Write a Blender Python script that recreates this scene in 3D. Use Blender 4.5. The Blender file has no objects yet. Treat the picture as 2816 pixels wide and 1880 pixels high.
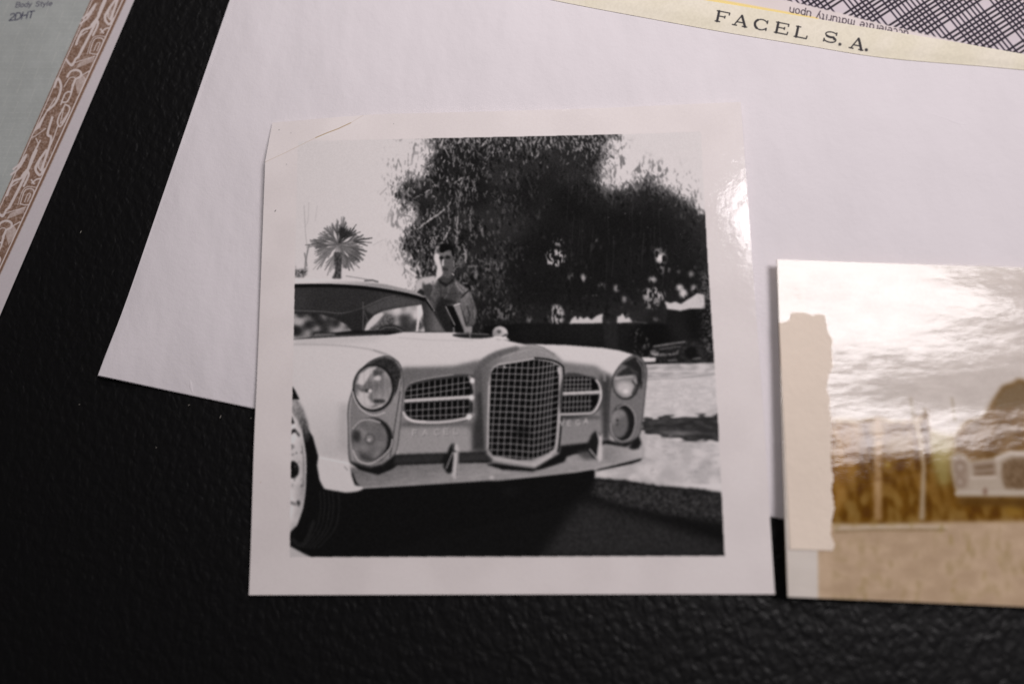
import bpy, math, random
import numpy as np
from mathutils import Matrix, Vector

random.seed(4)
RNG = np.random.default_rng(11)
MM = 0.001
scn = bpy.context.scene

# ------------------------------------------------------------------ camera
cam_d = bpy.data.cameras.new('camera')
cam = bpy.data.objects.new('camera', cam_d)
scn.collection.objects.link(cam)
CAM_B = np.array([[0.99756405, 0.0, 0.06975647],
                  [0.01211308, 0.98480775, -0.17322518],
                  [-0.06869672, 0.17364818, 0.98240881]])      # world axes seen from the camera
CAM_L = np.array([9.69305688, -24.07061922, 136.51126514])       # mm
mw = Matrix(CAM_B.tolist()).to_4x4()
mw.translation = Vector((CAM_L * MM).tolist())
cam.matrix_world = mw
cam_d.sensor_width = 36.0
cam_d.lens = 2098.0 / 2816.0 * 36.0
cam_d.clip_start = 0.005
cam_d.clip_end = 20.0
cam_d.dof.use_dof = True
cam_d.dof.focus_distance = 0.147
cam_d.dof.aperture_fstop = 4.8
scn.camera = cam

# ------------------------------------------------------------------ world and lamps
world = bpy.data.worlds.new('World')
scn.world = world
world.use_nodes = True
bg = world.node_tree.nodes['Background']
bg.inputs['Color'].default_value = (1.0, 0.93, 0.95, 1)
bg.inputs['Strength'].default_value = 0.04

def area_lamp(name, loc, target, sx, sy, energy, color):
    d = bpy.data.lights.new(name, 'AREA')
    d.shape = 'RECTANGLE'
    d.size, d.size_y = sx, sy
    d.energy = energy
    d.color = color
    o = bpy.data.objects.new(name, d)
    scn.collection.objects.link(o)
    o.location = loc
    o.rotation_euler = (Vector(target) - Vector(loc)).to_track_quat('-Z', 'Y').to_euler()
    return o
# ceiling panel up to the right of the desk: main light, and the glare on the glossy prints
area_lamp('ceiling_panel', (0.203, 0.113, 0.345), (0.055, 0.008, 0.002), 0.18, 0.132, 1.03, (1.0, 0.94, 0.95))
# small lamp beyond the far side of the papers
area_lamp('desk_lamp', (0.0, 0.150, 0.150), (0.0, 0.02, 0.0), 0.05, 0.03, 0.12, (1.0, 0.94, 0.94))

vs = scn.view_settings
vs.view_transform = 'Standard'
vs.look = 'None'
vs.exposure = 0.0
vs.gamma = 1.0
vs.use_curve_mapping = False
scn.render.engine = 'CYCLES'

# ------------------------------------------------------------------ helpers: tracing, painting
def trace(p, z):
    """reference pixel -> millimetres on the horizontal sheet at height z"""
    d = np.stack([p[:, 0] - 1408.0, -(p[:, 1] - 940.0), np.full(len(p), -2098.0)], 1) @ CAM_B.T
    t = (z - CAM_L[2]) / d[:, 2]
    return CAM_L[:2] + d[:, :2] * t[:, None]

def lin(v):
    v = np.asarray(v, float) / 255.0
    return np.where(v <= 0.04045, v / 12.92, ((v + 0.055) / 1.055) ** 2.4)

def gauss1(sig):
    r = max(1, int(3 * sig + 0.5))
    k = np.exp(-0.5 * (np.arange(-r, r + 1) / sig) ** 2)
    return k / k.sum()

def blur(a, sx, sy=None):
    sy = sx if sy is None else sy
    if max(sx, sy) > 5:
        fy = np.fft.fftfreq(a.shape[0])[:, None]
        fx = np.fft.rfftfreq(a.shape[1])[None, :]
        g = np.exp(-2 * np.pi ** 2 * ((fx * sx) ** 2 + (fy * sy) ** 2))
        return np.fft.irfft2(np.fft.rfft2(a) * g, s=a.shape)
    for ax, s in ((1, sx), (0, sy)):
        if s > 0.2:
            k = gauss1(s); r = len(k) // 2
            pad = [(0, 0), (0, 0)]; pad[ax] = (r, r)
            b = np.pad(a, pad, mode='edge')
            out = np.zeros_like(a)
            for i, w in enumerate(k):
                sl = [slice(None), slice(None)]; sl[ax] = slice(i, i + a.shape[ax])
                out += w * b[tuple(sl)]
            a = out
    return a

def noise(shape, sx, sy, seed):
    a = np.random.default_rng(seed).standard_normal(shape)
    a = blur(a, sx, sy)
    a = (a - a.mean()) / a.std()
    return 0.5 + 0.5 * np.tanh(a * 0.8)       # 0..1

def spline(pts, n=8, closed=True):
    P = np.array(pts, float); m = len(P); out = []
    rng = range(m) if closed else range(m - 1)
    for i in rng:
        if closed:
            a, b, c, d = P[i - 1], P[i], P[(i + 1) % m], P[(i + 2) % m]
        else:
            a, b, c, d = P[max(i - 1, 0)], P[i], P[i + 1], P[min(i + 2, m - 1)]
        for t in np.arange(n) / n:
            out.append(0.5 * (2 * b + (c - a) * t + (2 * a - 5 * b + 4 * c - d) * t * t + (3 * b - a - 3 * c + d) * t ** 3))
    if not closed: out.append(P[-1])
    return np.array(out)

def Z(x0, y0, s):
    return lambda pts: [(x0 + x * s, y0 + y * s) for x, y in pts]

class Canvas:
    """a painted sheet; coordinates are reference pixels, tones are 0..255 as seen under `ref` white"""
    def __init__(self, x0, y0, x1, y1, z, ppm, base):
        self.r = (x0, y0, x1, y1); self.z = z; self.ppm = ppm
        self.w, self.h = int((x1 - x0) * ppm), int((y1 - y0) * ppm)
        self.im = np.zeros((self.h, self.w, 3)) + np.array(base, float)
    def px(self, pts):
        q = trace(np.array(pts, float), self.z)
        return np.stack([(q[:, 0] - self.r[0]) * self.ppm, (self.r[3] - q[:, 1]) * self.ppm], 1)
    def _bbox(self, P, m):
        x0, y0 = np.floor(P.min(0) - m).astype(int); x1, y1 = np.ceil(P.max(0) + m).astype(int) + 1
        return max(0, x0), max(0, y0), min(self.w, x1), min(self.h, y1)
    def mask(self, pts, soft=0.0, smooth=False):
        if smooth: pts = spline(pts)
        P = self.px(pts)
        x0, y0, x1, y1 = self._bbox(P, 3 * soft + 2)
        if x1 <= x0 or y1 <= y0: return None
        M = np.zeros((y1 - y0, x1 - x0))
        Q = np.roll(P, -1, 0)
        for r in range(y0, y1):
            yc = r + 0.5
            hit = ((P[:, 1] <= yc) & (Q[:, 1] > yc)) | ((Q[:, 1] <= yc) & (P[:, 1] > yc))
            if not hit.any(): continue
            a, b = P[hit], Q[hit]
            xs = np.sort(a[:, 0] + (yc - a[:, 1]) / (b[:, 1] - a[:, 1]) * (b[:, 0] - a[:, 0]))
            for s, e in zip(xs[0::2], xs[1::2]):
                s, e = int(round(s)), int(round(e))
                M[r - y0, max(0, s - x0):max(0, e - x0)] = 1
        if soft > 0: M = blur(M, soft)
        return (x0, y0, x1, y1), M
    def comp(self, bb, M, tone):
        x0, y0, x1, y1 = bb
        t = np.asarray(tone, float)
        if t.ndim == 2: t = t[..., None]
        s = self.im[y0:y1, x0:x1]
        self.im[y0:y1, x0:x1] = s + (t - s) * M[..., None]
    def fill(self, pts, tone, soft=0.6, a=1.0, smooth=False, grad=None, tex=None):
        r = self.mask(pts, soft, smooth)
        if r is None: return
        bb, M = r
        if grad is not None:                                   # (p0, tone0, p1, tone1)
            p = self.px([grad[0], grad[2]])
            yy, xx = np.mgrid[bb[1]:bb[3], bb[0]:bb[2]]
            d = p[1] - p[0]
            t = np.clip(((xx - p[0][0]) * d[0] + (yy - p[0][1]) * d[1]) / (d @ d), 0, 1)
            tone = np.array(grad[1], float) + (np.array(grad[3], float) - grad[1]) * (t if np.ndim(grad[1]) == 0 else t[..., None])
        if tex is not None:                                    # (field, amount)
            tx = (tex[0][bb[1]:bb[3], bb[0]:bb[2]] - 0.5) * 2 * tex[1]
            tone = np.asarray(tone, float)
            tone = tone + (tx if tone.ndim in (0, 2) else tx[..., None])
            if tone.ndim == 2: tone = np.clip(tone, 6, 235)
        self.comp(bb, np.clip(M * a, 0, 1), tone)
    def line(self, pts, w, tone, soft=0.6, a=1.0, smooth=False):
        if smooth: pts = spline(pts, 6, False)
        P = self.px(pts); w = w * self.ppm / 14.5
        x0, y0, x1, y1 = self._bbox(P, w + 3 * soft + 2)
        if x1 <= x0 or y1 <= y0: return
        yy, xx = np.mgrid[y0:y1, x0:x1] + 0.5
        D = np.full(xx.shape, 1e9)
        for p, q in zip(P[:-1], P[1:]):
            d = q - p; L = d @ d + 1e-9
            t = np.clip(((xx - p[0]) * d[0] + (yy - p[1]) * d[1]) / L, 0, 1)
            D = np.minimum(D, (xx - p[0] - t * d[0]) ** 2 + (yy - p[1] - t * d[1]) ** 2)
        M = np.clip((w / 2 - np.sqrt(D)) / max(soft, 0.3) + 0.5, 0, 1)
        self.comp((x0, y0, x1, y1), M * a, tone)
    def ell(self, c, rx, ry, tone, soft=0.6, a=1.0, rot=0.0, **k):
        t = np.linspace(0, 2 * np.pi, 40, endpoint=False)
        x, y = rx * np.cos(t), ry * np.sin(t)
        cr, sr = math.cos(rot), math.sin(rot)
        self.fill(list(zip(c[0] + x * cr - y * sr, c[1] + x * sr + y * cr)), tone, soft, a, **k)
    def image(self, name, ref, white=0.8, tint=(1, 1, 1)):
        alb = lin(np.clip(self.im, 0, 255)) / lin(ref) * white * np.array(tint)
        alb = np.clip(alb, 0.004, 0.9)
        s = np.where(alb <= 0.0031308, alb * 12.92, 1.055 * alb ** (1 / 2.4) - 0.055)
        buf = np.ones((self.h, self.w, 4), np.float32)
        buf[..., :3] = s[::-1]
        im = bpy.data.images.new(name, self.w, self.h)
        im.pixels.foreach_set(buf.ravel())
        im.update(); im.pack()
        return im

# ---- a small single-stroke alphabet (unit cap height, y up)
def arc(cx, cy, rx, ry, a0, a1, n=12):
    return [(cx + rx * math.cos(math.radians(a0 + (a1 - a0) * i / n)), cy + ry * math.sin(math.radians(a0 + (a1 - a0) * i / n))) for i in range(n + 1)]
XH = 0.66
GL = {
 'B': (0.66, [[(0, 0), (0, 1)], [(0, 1)] + arc(.32, .77, .28, .23, 90, -90) + [(0, .54)], [(0, .54)] + arc(.34, .27, .30, .27, 90, -90) + [(0, 0)]]),
 'D': (0.74, [[(0, 0), (0, 1)], [(0, 1)] + arc(.28, .5, .42, .5, 90, -90) + [(0, 0)]]),
 'H': (0.72, [[(0, 0), (0, 1)], [(.68, 0), (.68, 1)], [(0, .52), (.68, .52)]]),
 'T': (0.70, [[(.34, 0), (.34, 1)], [(0, 1), (.68, 1)]]),
 'S': (0.66, [arc(.32, .75, .28, .24, 30, 270) + arc(.32, .26, .30, .25, 90, -150)]),
 '2': (0.62, [arc(.3, .72, .28, .27, 160, -30) + [(0, 0), (.58, 0)]]),
 'a': (0.56, [arc(.25, .33, .25, .33, 30, 330), [(.5, XH), (.5, 0)]]),
 'b': (0.56, [arc(.28, .33, .25, .33, 150, -150), [(.03, 1), (.03, 0)]]),
 'c': (0.52, [arc(.27, .33, .26, .33, 50, 310)]),
 'd': (0.56, [arc(.25, .33, .25, .33, 30, 330), [(.5, 1), (.5, 0)]]),
 'e': (0.56, [[(.02, .34), (.52, .34)] + arc(.27, .33, .26, .33, 0, 310)]),
 'i': (0.22, [[(.08, XH), (.08, 0)], [(.08, .86), (.08, .92)]]),
 'l': (0.22, [[(.08, 1), (.08, 0)]]),
 'm': (0.86, [[(.02, 0), (.02, XH)], arc(.2, .45, .18, .2, 180, 0) + [(.38, 0)], arc(.58, .45, .2, .2, 180, 0) + [(.78, 0)]]),
 'n': (0.56, [[(.02, 0), (.02, XH)], arc(.26, .43, .24, .22, 180, 0) + [(.5, 0)]]),
 'o': (0.58, [arc(.27, .33, .26, .33, 0, 360)]),
 'p': (0.58, [arc(.28, .33, .25, .33, 150, -150), [(.03, XH), (.03, -.3)]]),
 'r': (0.36, [[(.03, 0), (.03, XH)], arc(.24, .42, .2, .22, 170, 70)]),
 't': (0.34, [[(.14, .92), (.14, .1), (.28, 0)], [(0, XH), (.3, XH)]]),
 'u': (0.56, [[(.02, XH), (.02, .22)] + arc(.26, .22, .24, .22, 180, 360), [(.5, XH), (.5, 0)]]),
 'y': (0.52, [[(0, XH), (.24, 0)], [(.48, XH), (.24, 0), (.12, -.3)]]),
 ' ': (0.42, []),
}
def text(cv, s, org, ux, uy, w, tone, gap=0.14, soft=0.6):
    x = 0.0
    for ch in s:
        adv, strokes = GL[ch]
        for st in strokes:
            cv.line([(org[0] + ux[0] * (x + a) + uy[0] * b, org[1] + ux[1] * (x + a) + uy[1] * b) for a, b in st], w, tone, soft)
        x += adv + gap

# engraver's capitals with little serifs: (thick strokes, thin strokes), unit box
CAPS = {
 'F': ([[(.14, 0), (.14, 1)]], [[(0, 1), (.96, 1), (.96, .8)], [(.14, .52), (.66, .52)], [(.66, .62), (.66, .42)], [(0, 0), (.34, 0)]]),
 'A': ([[(.52, 1), (.88, 0)]], [[(.5, 1), (.12, 0)], [(.24, .33), (.76, .33)], [(0, 0), (.28, 0)], [(.7, 0), (1, 0)]]),
 'C': ([arc(.5, .5, .46, .5, 130, 235)], [arc(.5, .5, .46, .5, 35, 130), arc(.5, .5, .46, .5, 235, 325), [(.9, .98), (.9, .7)], [(.9, .02), (.9, .24)]]),
 'E': ([[(.14, 0), (.14, 1)]], [[(0, 1), (.94, 1), (.94, .8)], [(.14, .52), (.68, .52)], [(.68, .62), (.68, .42)], [(0, 0), (.96, 0), (.98, .22)]]),
 'L': ([[(.14, 0), (.14, 1)]], [[(0, 1), (.34, 1)], [(0, 0), (.96, 0), (.98, .24)]]),
 'S': ([arc(.5, .74, .4, .26, 200, 300)[3:] + [(.8, .36)]], [arc(.5, .74, .4, .26, 40, 260), arc(.48, .27, .44, .27, 70, -150), [(.88, 1), (.88, .76)], [(.06, 0), (.06, .26)]]),
}
def caps(cv, ch, org, e, up, w, tone, thick, thin):
    T, t = CAPS[ch]
    f = lambda st: [(org[0] + e[0] * w * a + up[0] * b, org[1] + e[1] * w * a + up[1] * b) for a, b in st]
    for st in t: cv.line(f(st), thin, tone)
    for st in T: cv.line(f(st), thick, tone)

# ------------------------------------------------------------------ materials
def nodes_of(name):
    m = bpy.data.materials.new(name); m.use_nodes = True
    nt = m.node_tree
    return m, nt, nt.nodes['Principled BSDF']
def N(nt, kind, **kw):
    n = nt.nodes.new(kind)
    for k, v in kw.items():
        if k in n.inputs: n.inputs[k].default_value = v
        else: setattr(n, k, v)
    return n

def paper_mat(name, color, rough=0.85, spec=0.2, fibre=0.00003, mottle=0.05, scale=900.0, dent=0.0):
    m, nt, b = nodes_of(name)
    L = nt.links
    tc = N(nt, 'ShaderNodeTexCoord')
    n1 = N(nt, 'ShaderNodeTexNoise', Scale=45.0, Detail=6.0, Roughness=0.65)
    n2 = N(nt, 'ShaderNodeTexNoise', Scale=scale, Detail=4.0, Roughness=0.7)
    L.new(tc.outputs['Object'], n1.inputs['Vector']); L.new(tc.outputs['Object'], n2.inputs['Vector'])
    mx = N(nt, 'ShaderNodeMix', data_type='RGBA')
    c = np.array(color)
    mx.inputs['A'].default_value = (*(c * (1 - mottle)), 1); mx.inputs['B'].default_value = (*np.minimum(c * (1 + mottle), .95), 1)
    L.new(n1.outputs['Fac'], mx.inputs['Factor'])
    L.new(mx.outputs['Result'], b.inputs['Base Color'])
    bp = N(nt, 'ShaderNodeBump', Strength=1.0, Distance=fibre)
    L.new(n2.outputs['Fac'], bp.inputs['Height']); L.new(bp.outputs['Normal'], b.inputs['Normal'])
    if dent > 0:                                               # soft handling dents
        mp = N(nt, 'ShaderNodeMapping'); mp.inputs['Scale'].default_value = (1.6, .8, 1); mp.inputs['Rotation'].default_value = (0, 0, .5)
        L.new(tc.outputs['Object'], mp.inputs['Vector'])
        n3 = N(nt, 'ShaderNodeTexNoise', Scale=42.0, Detail=3.0, Roughness=0.45)
        L.new(mp.outputs['Vector'], n3.inputs['Vector'])
        b3 = N(nt, 'ShaderNodeBump', Strength=1.0, Distance=dent)
        L.new(n3.outputs['Fac'], b3.inputs['Height']); L.new(b3.outputs['Normal'], bp.inputs['Normal'])
    b.inputs['Roughness'].default_value = rough
    b.inputs['Specular IOR Level'].default_value = spec
    return m

def print_mat(name, image, rough, spec, ripple=(0.00002, 300.0), wave=(0.0, 30.0), fine=(0.0, 2500.0), stretch=(1, 1, 1), rot=0.0, mottle=0.03):
    """printed sheet: the flat print supplies the colour, noise nodes the paper's tone, grain and surface relief"""
    m, nt, b = nodes_of(name)
    L = nt.links
    uv = N(nt, 'ShaderNodeUVMap', uv_map='sheet')
    tx = N(nt, 'ShaderNodeTexImage', image=image, interpolation='Cubic', extension='EXTEND')
    L.new(uv.outputs['UV'], tx.inputs['Vector'])
    tc = N(nt, 'ShaderNodeTexCoord')
    mp = N(nt, 'ShaderNodeMapping'); mp.inputs['Scale'].default_value = stretch; mp.inputs['Rotation'].default_value = (0, 0, rot)
    L.new(tc.outputs['Object'], mp.inputs['Vector'])
    nz = N(nt, 'ShaderNodeTexNoise', Scale=60.0, Detail=5.0)
    L.new(tc.outputs['Object'], nz.inputs['Vector'])
    mr = N(nt, 'ShaderNodeMapRange'); mr.inputs['To Min'].default_value = 1 - mottle; mr.inputs['To Max'].default_value = 1 + mottle
    L.new(nz.outputs['Fac'], mr.inputs['Value'])
    mu = N(nt, 'ShaderNodeVectorMath', operation='SCALE')
    L.new(tx.outputs['Color'], mu.inputs[0]); L.new(mr.outputs['Result'], mu.inputs['Scale'])
    L.new(mu.outputs['Vector'], b.inputs['Base Color'])
    prev = None
    for (dist, sc), det in ((wave, 1.0), (ripple, 3.0), (fine, 2.0)):
        if dist <= 0: continue
        n = N(nt, 'ShaderNodeTexNoise', Scale=sc, Detail=det)
        L.new(mp.outputs['Vector'], n.inputs['Vector'])
        bp = N(nt, 'ShaderNodeBump', Strength=1.0, Distance=dist)
        L.new(n.outputs['Fac'], bp.inputs['Height'])
        if prev: L.new(prev.outputs['Normal'], bp.inputs['Normal'])
        prev = bp
    if prev: L.new(prev.outputs['Normal'], b.inputs['Normal'])
    b.inputs['Roughness'].default_value = rough
    b.inputs['Specular IOR Level'].default_value = spec
    return m

def leather_mat():
    m, nt, b = nodes_of('black_leather')
    L = nt.links
    tc = N(nt, 'ShaderNodeTexCoord')
    mp = N(nt, 'ShaderNodeMapping'); mp.inputs['Scale'].default_value = (1.0, 0.78, 1.0); mp.inputs['Rotation'].default_value = (0, 0, 0.35)
    L.new(tc.outputs['Object'], mp.inputs['Vector'])
    wn = N(nt, 'ShaderNodeTexNoise', Scale=260.0, Detail=3.0)
    L.new(mp.outputs['Vector'], wn.inputs['Vector'])
    sc = N(nt, 'ShaderNodeVectorMath', operation='SCALE'); sc.inputs['Scale'].default_value = 0.0022
    L.new(wn.outputs['Color'], sc.inputs[0])
    ad = N(nt, 'ShaderNodeVectorMath', operation='ADD')
    L.new(mp.outputs['Vector'], ad.inputs[0]); L.new(sc.outputs['Vector'], ad.inputs[1])
    hs = []
    for s, w in ((640.0, 1.0), (1350.0, 0.4)):
        v = N(nt, 'ShaderNodeTexVoronoi', feature='SMOOTH_F1', Scale=s, Smoothness=0.35)
        L.new(ad.outputs['Vector'], v.inputs['Vector'])
        r = N(nt, 'ShaderNodeMapRange', interpolation_type='SMOOTHSTEP')
        r.inputs['From Min'].default_value = 0.75; r.inputs['From Max'].default_value = 0.1; r.inputs['To Max'].default_value = w
        L.new(v.outputs['Distance'], r.inputs['Value']); hs.append(r)
    su = N(nt, 'ShaderNodeMath', operation='ADD')
    L.new(hs[0].outputs['Result'], su.inputs[0]); L.new(hs[1].outputs['Result'], su.inputs[1])
    fn = N(nt, 'ShaderNodeTexNoise', Scale=3500.0, Detail=3.0)
    L.new(tc.outputs['Object'], fn.inputs['Vector'])
    m2 = N(nt, 'ShaderNodeMath', operation='MULTIPLY_ADD'); m2.inputs[1].default_value = 0.15
    L.new(fn.outputs['Fac'], m2.inputs[0]); L.new(su.outputs['Value'], m2.inputs[2])
    bp = N(nt, 'ShaderNodeBump', Strength=1.0, Distance=0.00010)
    L.new(m2.outputs['Value'], bp.inputs['Height']); L.new(bp.outputs['Normal'], b.inputs['Normal'])
    b.inputs['Base Color'].default_value = (0.005, 0.0049, 0.0053, 1)
    b.inputs['Roughness'].default_value = 0.43
    b.inputs['Specular IOR Level'].default_value = 0.29
    return m

# ------------------------------------------------------------------ helpers: geometry
def tag(o, label=None, cat=None, group=None, kind=None):
    for k, v in (('label', label), ('category', cat), ('group', group), ('kind', kind)):
        if v: o[k] = v
    return o
def empty(name, x, y, z=0.0):
    o = bpy.data.objects.new(name, None); scn.collection.objects.link(o)
    o.location = (x * MM, y * MM, z * MM); o.empty_display_size = 0.01
    return o
def link_mesh(name, V, F, mats, parent=None, uvs=None, mat_idx=None, smooth=True):
    org = np.array(parent.location) / MM if parent else np.zeros(3)
    if parent and parent.parent: org = org + np.array(parent.parent.location) / MM
    me = bpy.data.meshes.new(name)
    me.from_pydata([tuple((np.array(v) - org) * MM) for v in V], [], F)
    for m in mats: me.materials.append(m)
    if mat_idx is not None: me.polygons.foreach_set('material_index', mat_idx)
    if uvs is not None:
        u = me.uv_layers.new(name='sheet')
        vi = np.zeros(len(me.loops), int); me.loops.foreach_get('vertex_index', vi)
        u.data.foreach_set('uv', np.array(uvs, np.float32)[vi].ravel())
    me.polygons.foreach_set('use_smooth', [smooth] * len(me.polygons))
    me.update()
    o = bpy.data.objects.new(name, me); scn.collection.objects.link(o)
    if parent: o.parent = parent
    return o

def sheet(name, fn, nu, nv, thick, face, edge, parent, cv=None):
    """closed sheet of paper: fn(u, v) -> (x, y, z) in mm is its upper face"""
    V, F, MI, UV = [], [], [], []
    for side in (0, 1):
        for j in range(nv + 1):
            for i in range(nu + 1):
                x, y, z = fn(i / nu, j / nv)
                V.append((x, y, z - thick * side))
                UV.append(((x - cv.r[0]) / (cv.r[2] - cv.r[0]), (y - cv.r[1]) / (cv.r[3] - cv.r[1])) if cv else (i / nu, j / nv))
    n = (nu + 1) * (nv + 1); ix = lambda i, j, s=0: s * n + j * (nu + 1) + i
    for j in range(nv):
        for i in range(nu):
            F.append((ix(i, j), ix(i + 1, j), ix(i + 1, j + 1), ix(i, j + 1))); MI.append(0)
            F.append((ix(i, j, 1), ix(i, j + 1, 1), ix(i + 1, j + 1, 1), ix(i + 1, j, 1))); MI.append(1)
    rim = [(i, 0) for i in range(nu)] + [(nu, j) for j in range(nv)] + [(i, nv) for i in range(nu, 0, -1)] + [(0, j) for j in range(nv, 0, -1)]
    # rim in own vertices so that its edge stays crisp
    base = len(V); m = len(rim)
    for s in (0, 1):
        for i, j in rim: V.append(V[ix(i, j, s)]); UV.append(UV[ix(i, j, s)])
    for k in range(m):
        k2 = (k + 1) % m
        F.append((base + k, base + m + k, base + m + k2, base + k2)); MI.append(1)
    return link_mesh(name, V, F, [face, edge], parent, UV, MI)

def quad(c, u, v):
    """bilinear: c = BL, BR, TR, TL"""
    a, b, d, e = (np.array(p, float) for p in c)
    return (a * (1 - u) + b * u) * (1 - v) + (e * (1 - u) + d * u) * v
def sm(t):
    t = min(max(t, 0.0), 1.0); return t * t * (3 - 2 * t)
def wob(x, y, k=0):
    return math.sin(x * .071 + 1.3 * k) * math.cos(y * .053 + .7 * k) + .5 * math.sin(x * .17 + y * .11 + k)


# ------------------------------------------------------------------ flat print 1: the black-and-white snapshot
zA, zB = Z(680, 270, .3189), Z(1380, 270, .3189)
zC, zD = Z(780, 570, .25543), Z(1330, 650, .28523)
zE, zF = Z(780, 900, .27422), Z(1280, 900, .30651)
zG, zH = Z(680, 1200, .298), Z(1380, 1200, .34057)
zP, zQ, zR = Z(1100, 640, .19133), Z(780, 350, .28704), Z(780, 1060, .31884)

def paint_snapshot():
    cv = Canvas(-52, -49, 49, 50, 2.0, 14.5, (208, 201, 200))
    paper = cv.im.copy()
    sh = (cv.h, cv.w)
    nv = noise(sh, 2.0, 4.5, 1); nv2 = noise(sh, 1.3, 2.6, 2); nb = noise(sh, 9, 9, 3); nh = noise(sh, 8, 1.6, 4)
    nf = noise(sh, 1.3, 1.3, 5); nl = noise(sh, 26, 26, 6)
    fill, line, ell = cv.fill, cv.line, cv.ell
    # sky
    fill([(700, 340), (2050, 340), (2050, 1560), (700, 1560)], 0, 0, grad=((1300, 370), 202, (1300, 800), 211))
    # ---- foliage: speckled masses with ragged outlines
    def foliage(pts, feather, ragged, dark, lit, thresh, seed, gain=1.0):
        bb, M = cv.mask(pts, feather, True)
        x0, y0, x1, y1 = bb
        n = .6 * nv[y0:y1, x0:x1] + .4 * nb[y0:y1, x0:x1]
        cov = np.clip(((M - .5) * 2.2 + (n - .5) * ragged + .25) * 2.2 * gain, 0, 1)
        yy, xx = np.mgrid[y0:y1, x0:x1]
        hl = np.clip((.65 * nv2[y0:y1, x0:x1] + .35 * nb[y0:y1, x0:x1] - thresh) * 3.2, 0, 1)
        L = lit(xx, yy) if callable(lit) else lit
        cv.comp(bb, blur(cov, .8), dark + hl * L)
        return bb, M
    # faint outer twigs first
    bb, M = cv.mask([(1080, 380), (1250, 378), (1230, 480), (1150, 560), (1120, 640), (1070, 700), (1100, 760), (1060, 640), (1080, 560), (1050, 520)], 14)
    n = nv[bb[1]:bb[3], bb[0]:bb[2]] * .6 + .4 * nb[bb[1]:bb[3], bb[0]:bb[2]]
    cv.comp(bb, np.clip((n - .60) * 4, 0, 1) * M * .75, 110)
    bb, M = cv.mask([(1670, 380), (1720, 372), (1730, 430), (1800, 440), (1900, 470), (1935, 520), (1935, 590), (1800, 520), (1680, 520)], 14)
    n = nv[bb[1]:bb[3], bb[0]:bb[2]] * .6 + .4 * nb[bb[1]:bb[3], bb[0]:bb[2]]
    cv.comp(bb, np.clip((n - .60) * 4, 0, 1) * M * .8, 90)
    crown = [(1225, 360), (1200, 410), (1185, 450), (1175, 485), (1120, 505), (1100, 535), (1140, 560), (1150, 610), (1130, 640), (1115, 668), (1130, 700), (1150, 745), (1165, 790),
             (1190, 850), (1240, 990), (1990, 1010), (1990, 600), (1925, 592), (1885, 552), (1835, 528), (1800, 506), (1765, 500), (1730, 516), (1690, 524), (1648, 514),
             (1640, 470), (1655, 430), (1662, 395), (1680, 350)]
    bb, M = cv.mask(crown, 9, True); x0, y0, x1, y1 = bb
    n = .55 * nv[y0:y1, x0:x1] + .45 * nb[y0:y1, x0:x1]
    cov = np.clip(((M - .5) * 2.0 + (n - .5) * 1.7 + .2) * 1.5, 0, 1)
    cv.comp(bb, blur(cov, 1.6), 24 + 18 * nl[y0:y1, x0:x1])
    from math import exp
    px = np.array(spline(crown))
    rr = random.Random(77)
    def inside(x, y):
        Q = np.roll(px, -1, 0); h = (px[:, 1] > y) != (Q[:, 1] > y)
        xs = px[h, 0] + (y - px[h, 1]) / (Q[h, 1] - px[h, 1]) * (Q[h, 0] - px[h, 0])
        return (xs > x).sum() % 2 == 1
    def dab(x, y, t, a, l=None, w=None):
        l = l or rr.uniform(4, 12); an = rr.gauss(1.45, .45)
        line([(x, y), (x + l * math.cos(an), y + l * math.sin(an))], w or rr.uniform(2.2, 4.6), t, 2.2, a)
    # loose sprays of leaves round the outline
    k = 0
    while k < 2600:
        i = rr.randrange(len(px)); sx, sy = px[i]
        if sy > 850 or sx > 1950: continue
        d = abs(rr.gauss(0, 22)); an = rr.uniform(0, 6.28)
        x, y = sx + d * math.cos(an), sy + d * math.sin(an); k += 1
        if y < 372 or inside(x, y) and rr.random() < .4: continue
        dab(x, y, rr.uniform(35, 120), rr.uniform(.35, .85) * exp(-d / 60))
    # lit leaf clusters inside: strong on the sunny left, fading into the dark heart
    cl = [(rr.uniform(1120, 1930), rr.uniform(375, 900)) for _ in range(330)]
    for cx, cy in cl:
        if not inside(cx, cy): continue
        sun = max(0, 1 - (cx - 1120) / 380) ** .9
        top = max(0, 1 - (cy - 370) / 70)
        mid = .16 * max(0, 1 - abs(cx - 1560) / 160) * (cy < 640)
        lum = min(1, max(sun * (1 if cy < 800 else .6), .55 * top, mid, .05))
        for _ in range(int(6 + 16 * lum)):
            x, y = rr.gauss(cx, 15), rr.gauss(cy, 17)
            if y < 372: continue
            dab(x, y, 36 + 178 * lum * rr.uniform(.25, 1.0) ** 1.3, rr.uniform(.45, .95), None, rr.uniform(1.8, 3.8))
        for _ in range(int(2 + 9 * sun)):
            x, y = rr.gauss(cx, 18), rr.gauss(cy, 18)
            if y > 372: dab(x, y, rr.uniform(14, 30), rr.uniform(.5, .95), None, rr.uniform(4, 7))
    # daylight between the topmost leaves
    for _ in range(420):
        x = rr.uniform(1205, 1690); y = 374 + abs(rr.gauss(0, 32)) - (x - 1205) * .012
        if y > 366: dab(x, y, rr.uniform(85, 185), rr.uniform(.35, .85), rr.uniform(3, 10), rr.uniform(2, 4.5))
    # solid dark heart
    fill([(1480, 560), (1600, 480), (1660, 560), (1780, 560), (1930, 640), (1940, 800), (1800, 830), (1600, 860), (1450, 860), (1400, 760)], 17, 30, .75)
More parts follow.
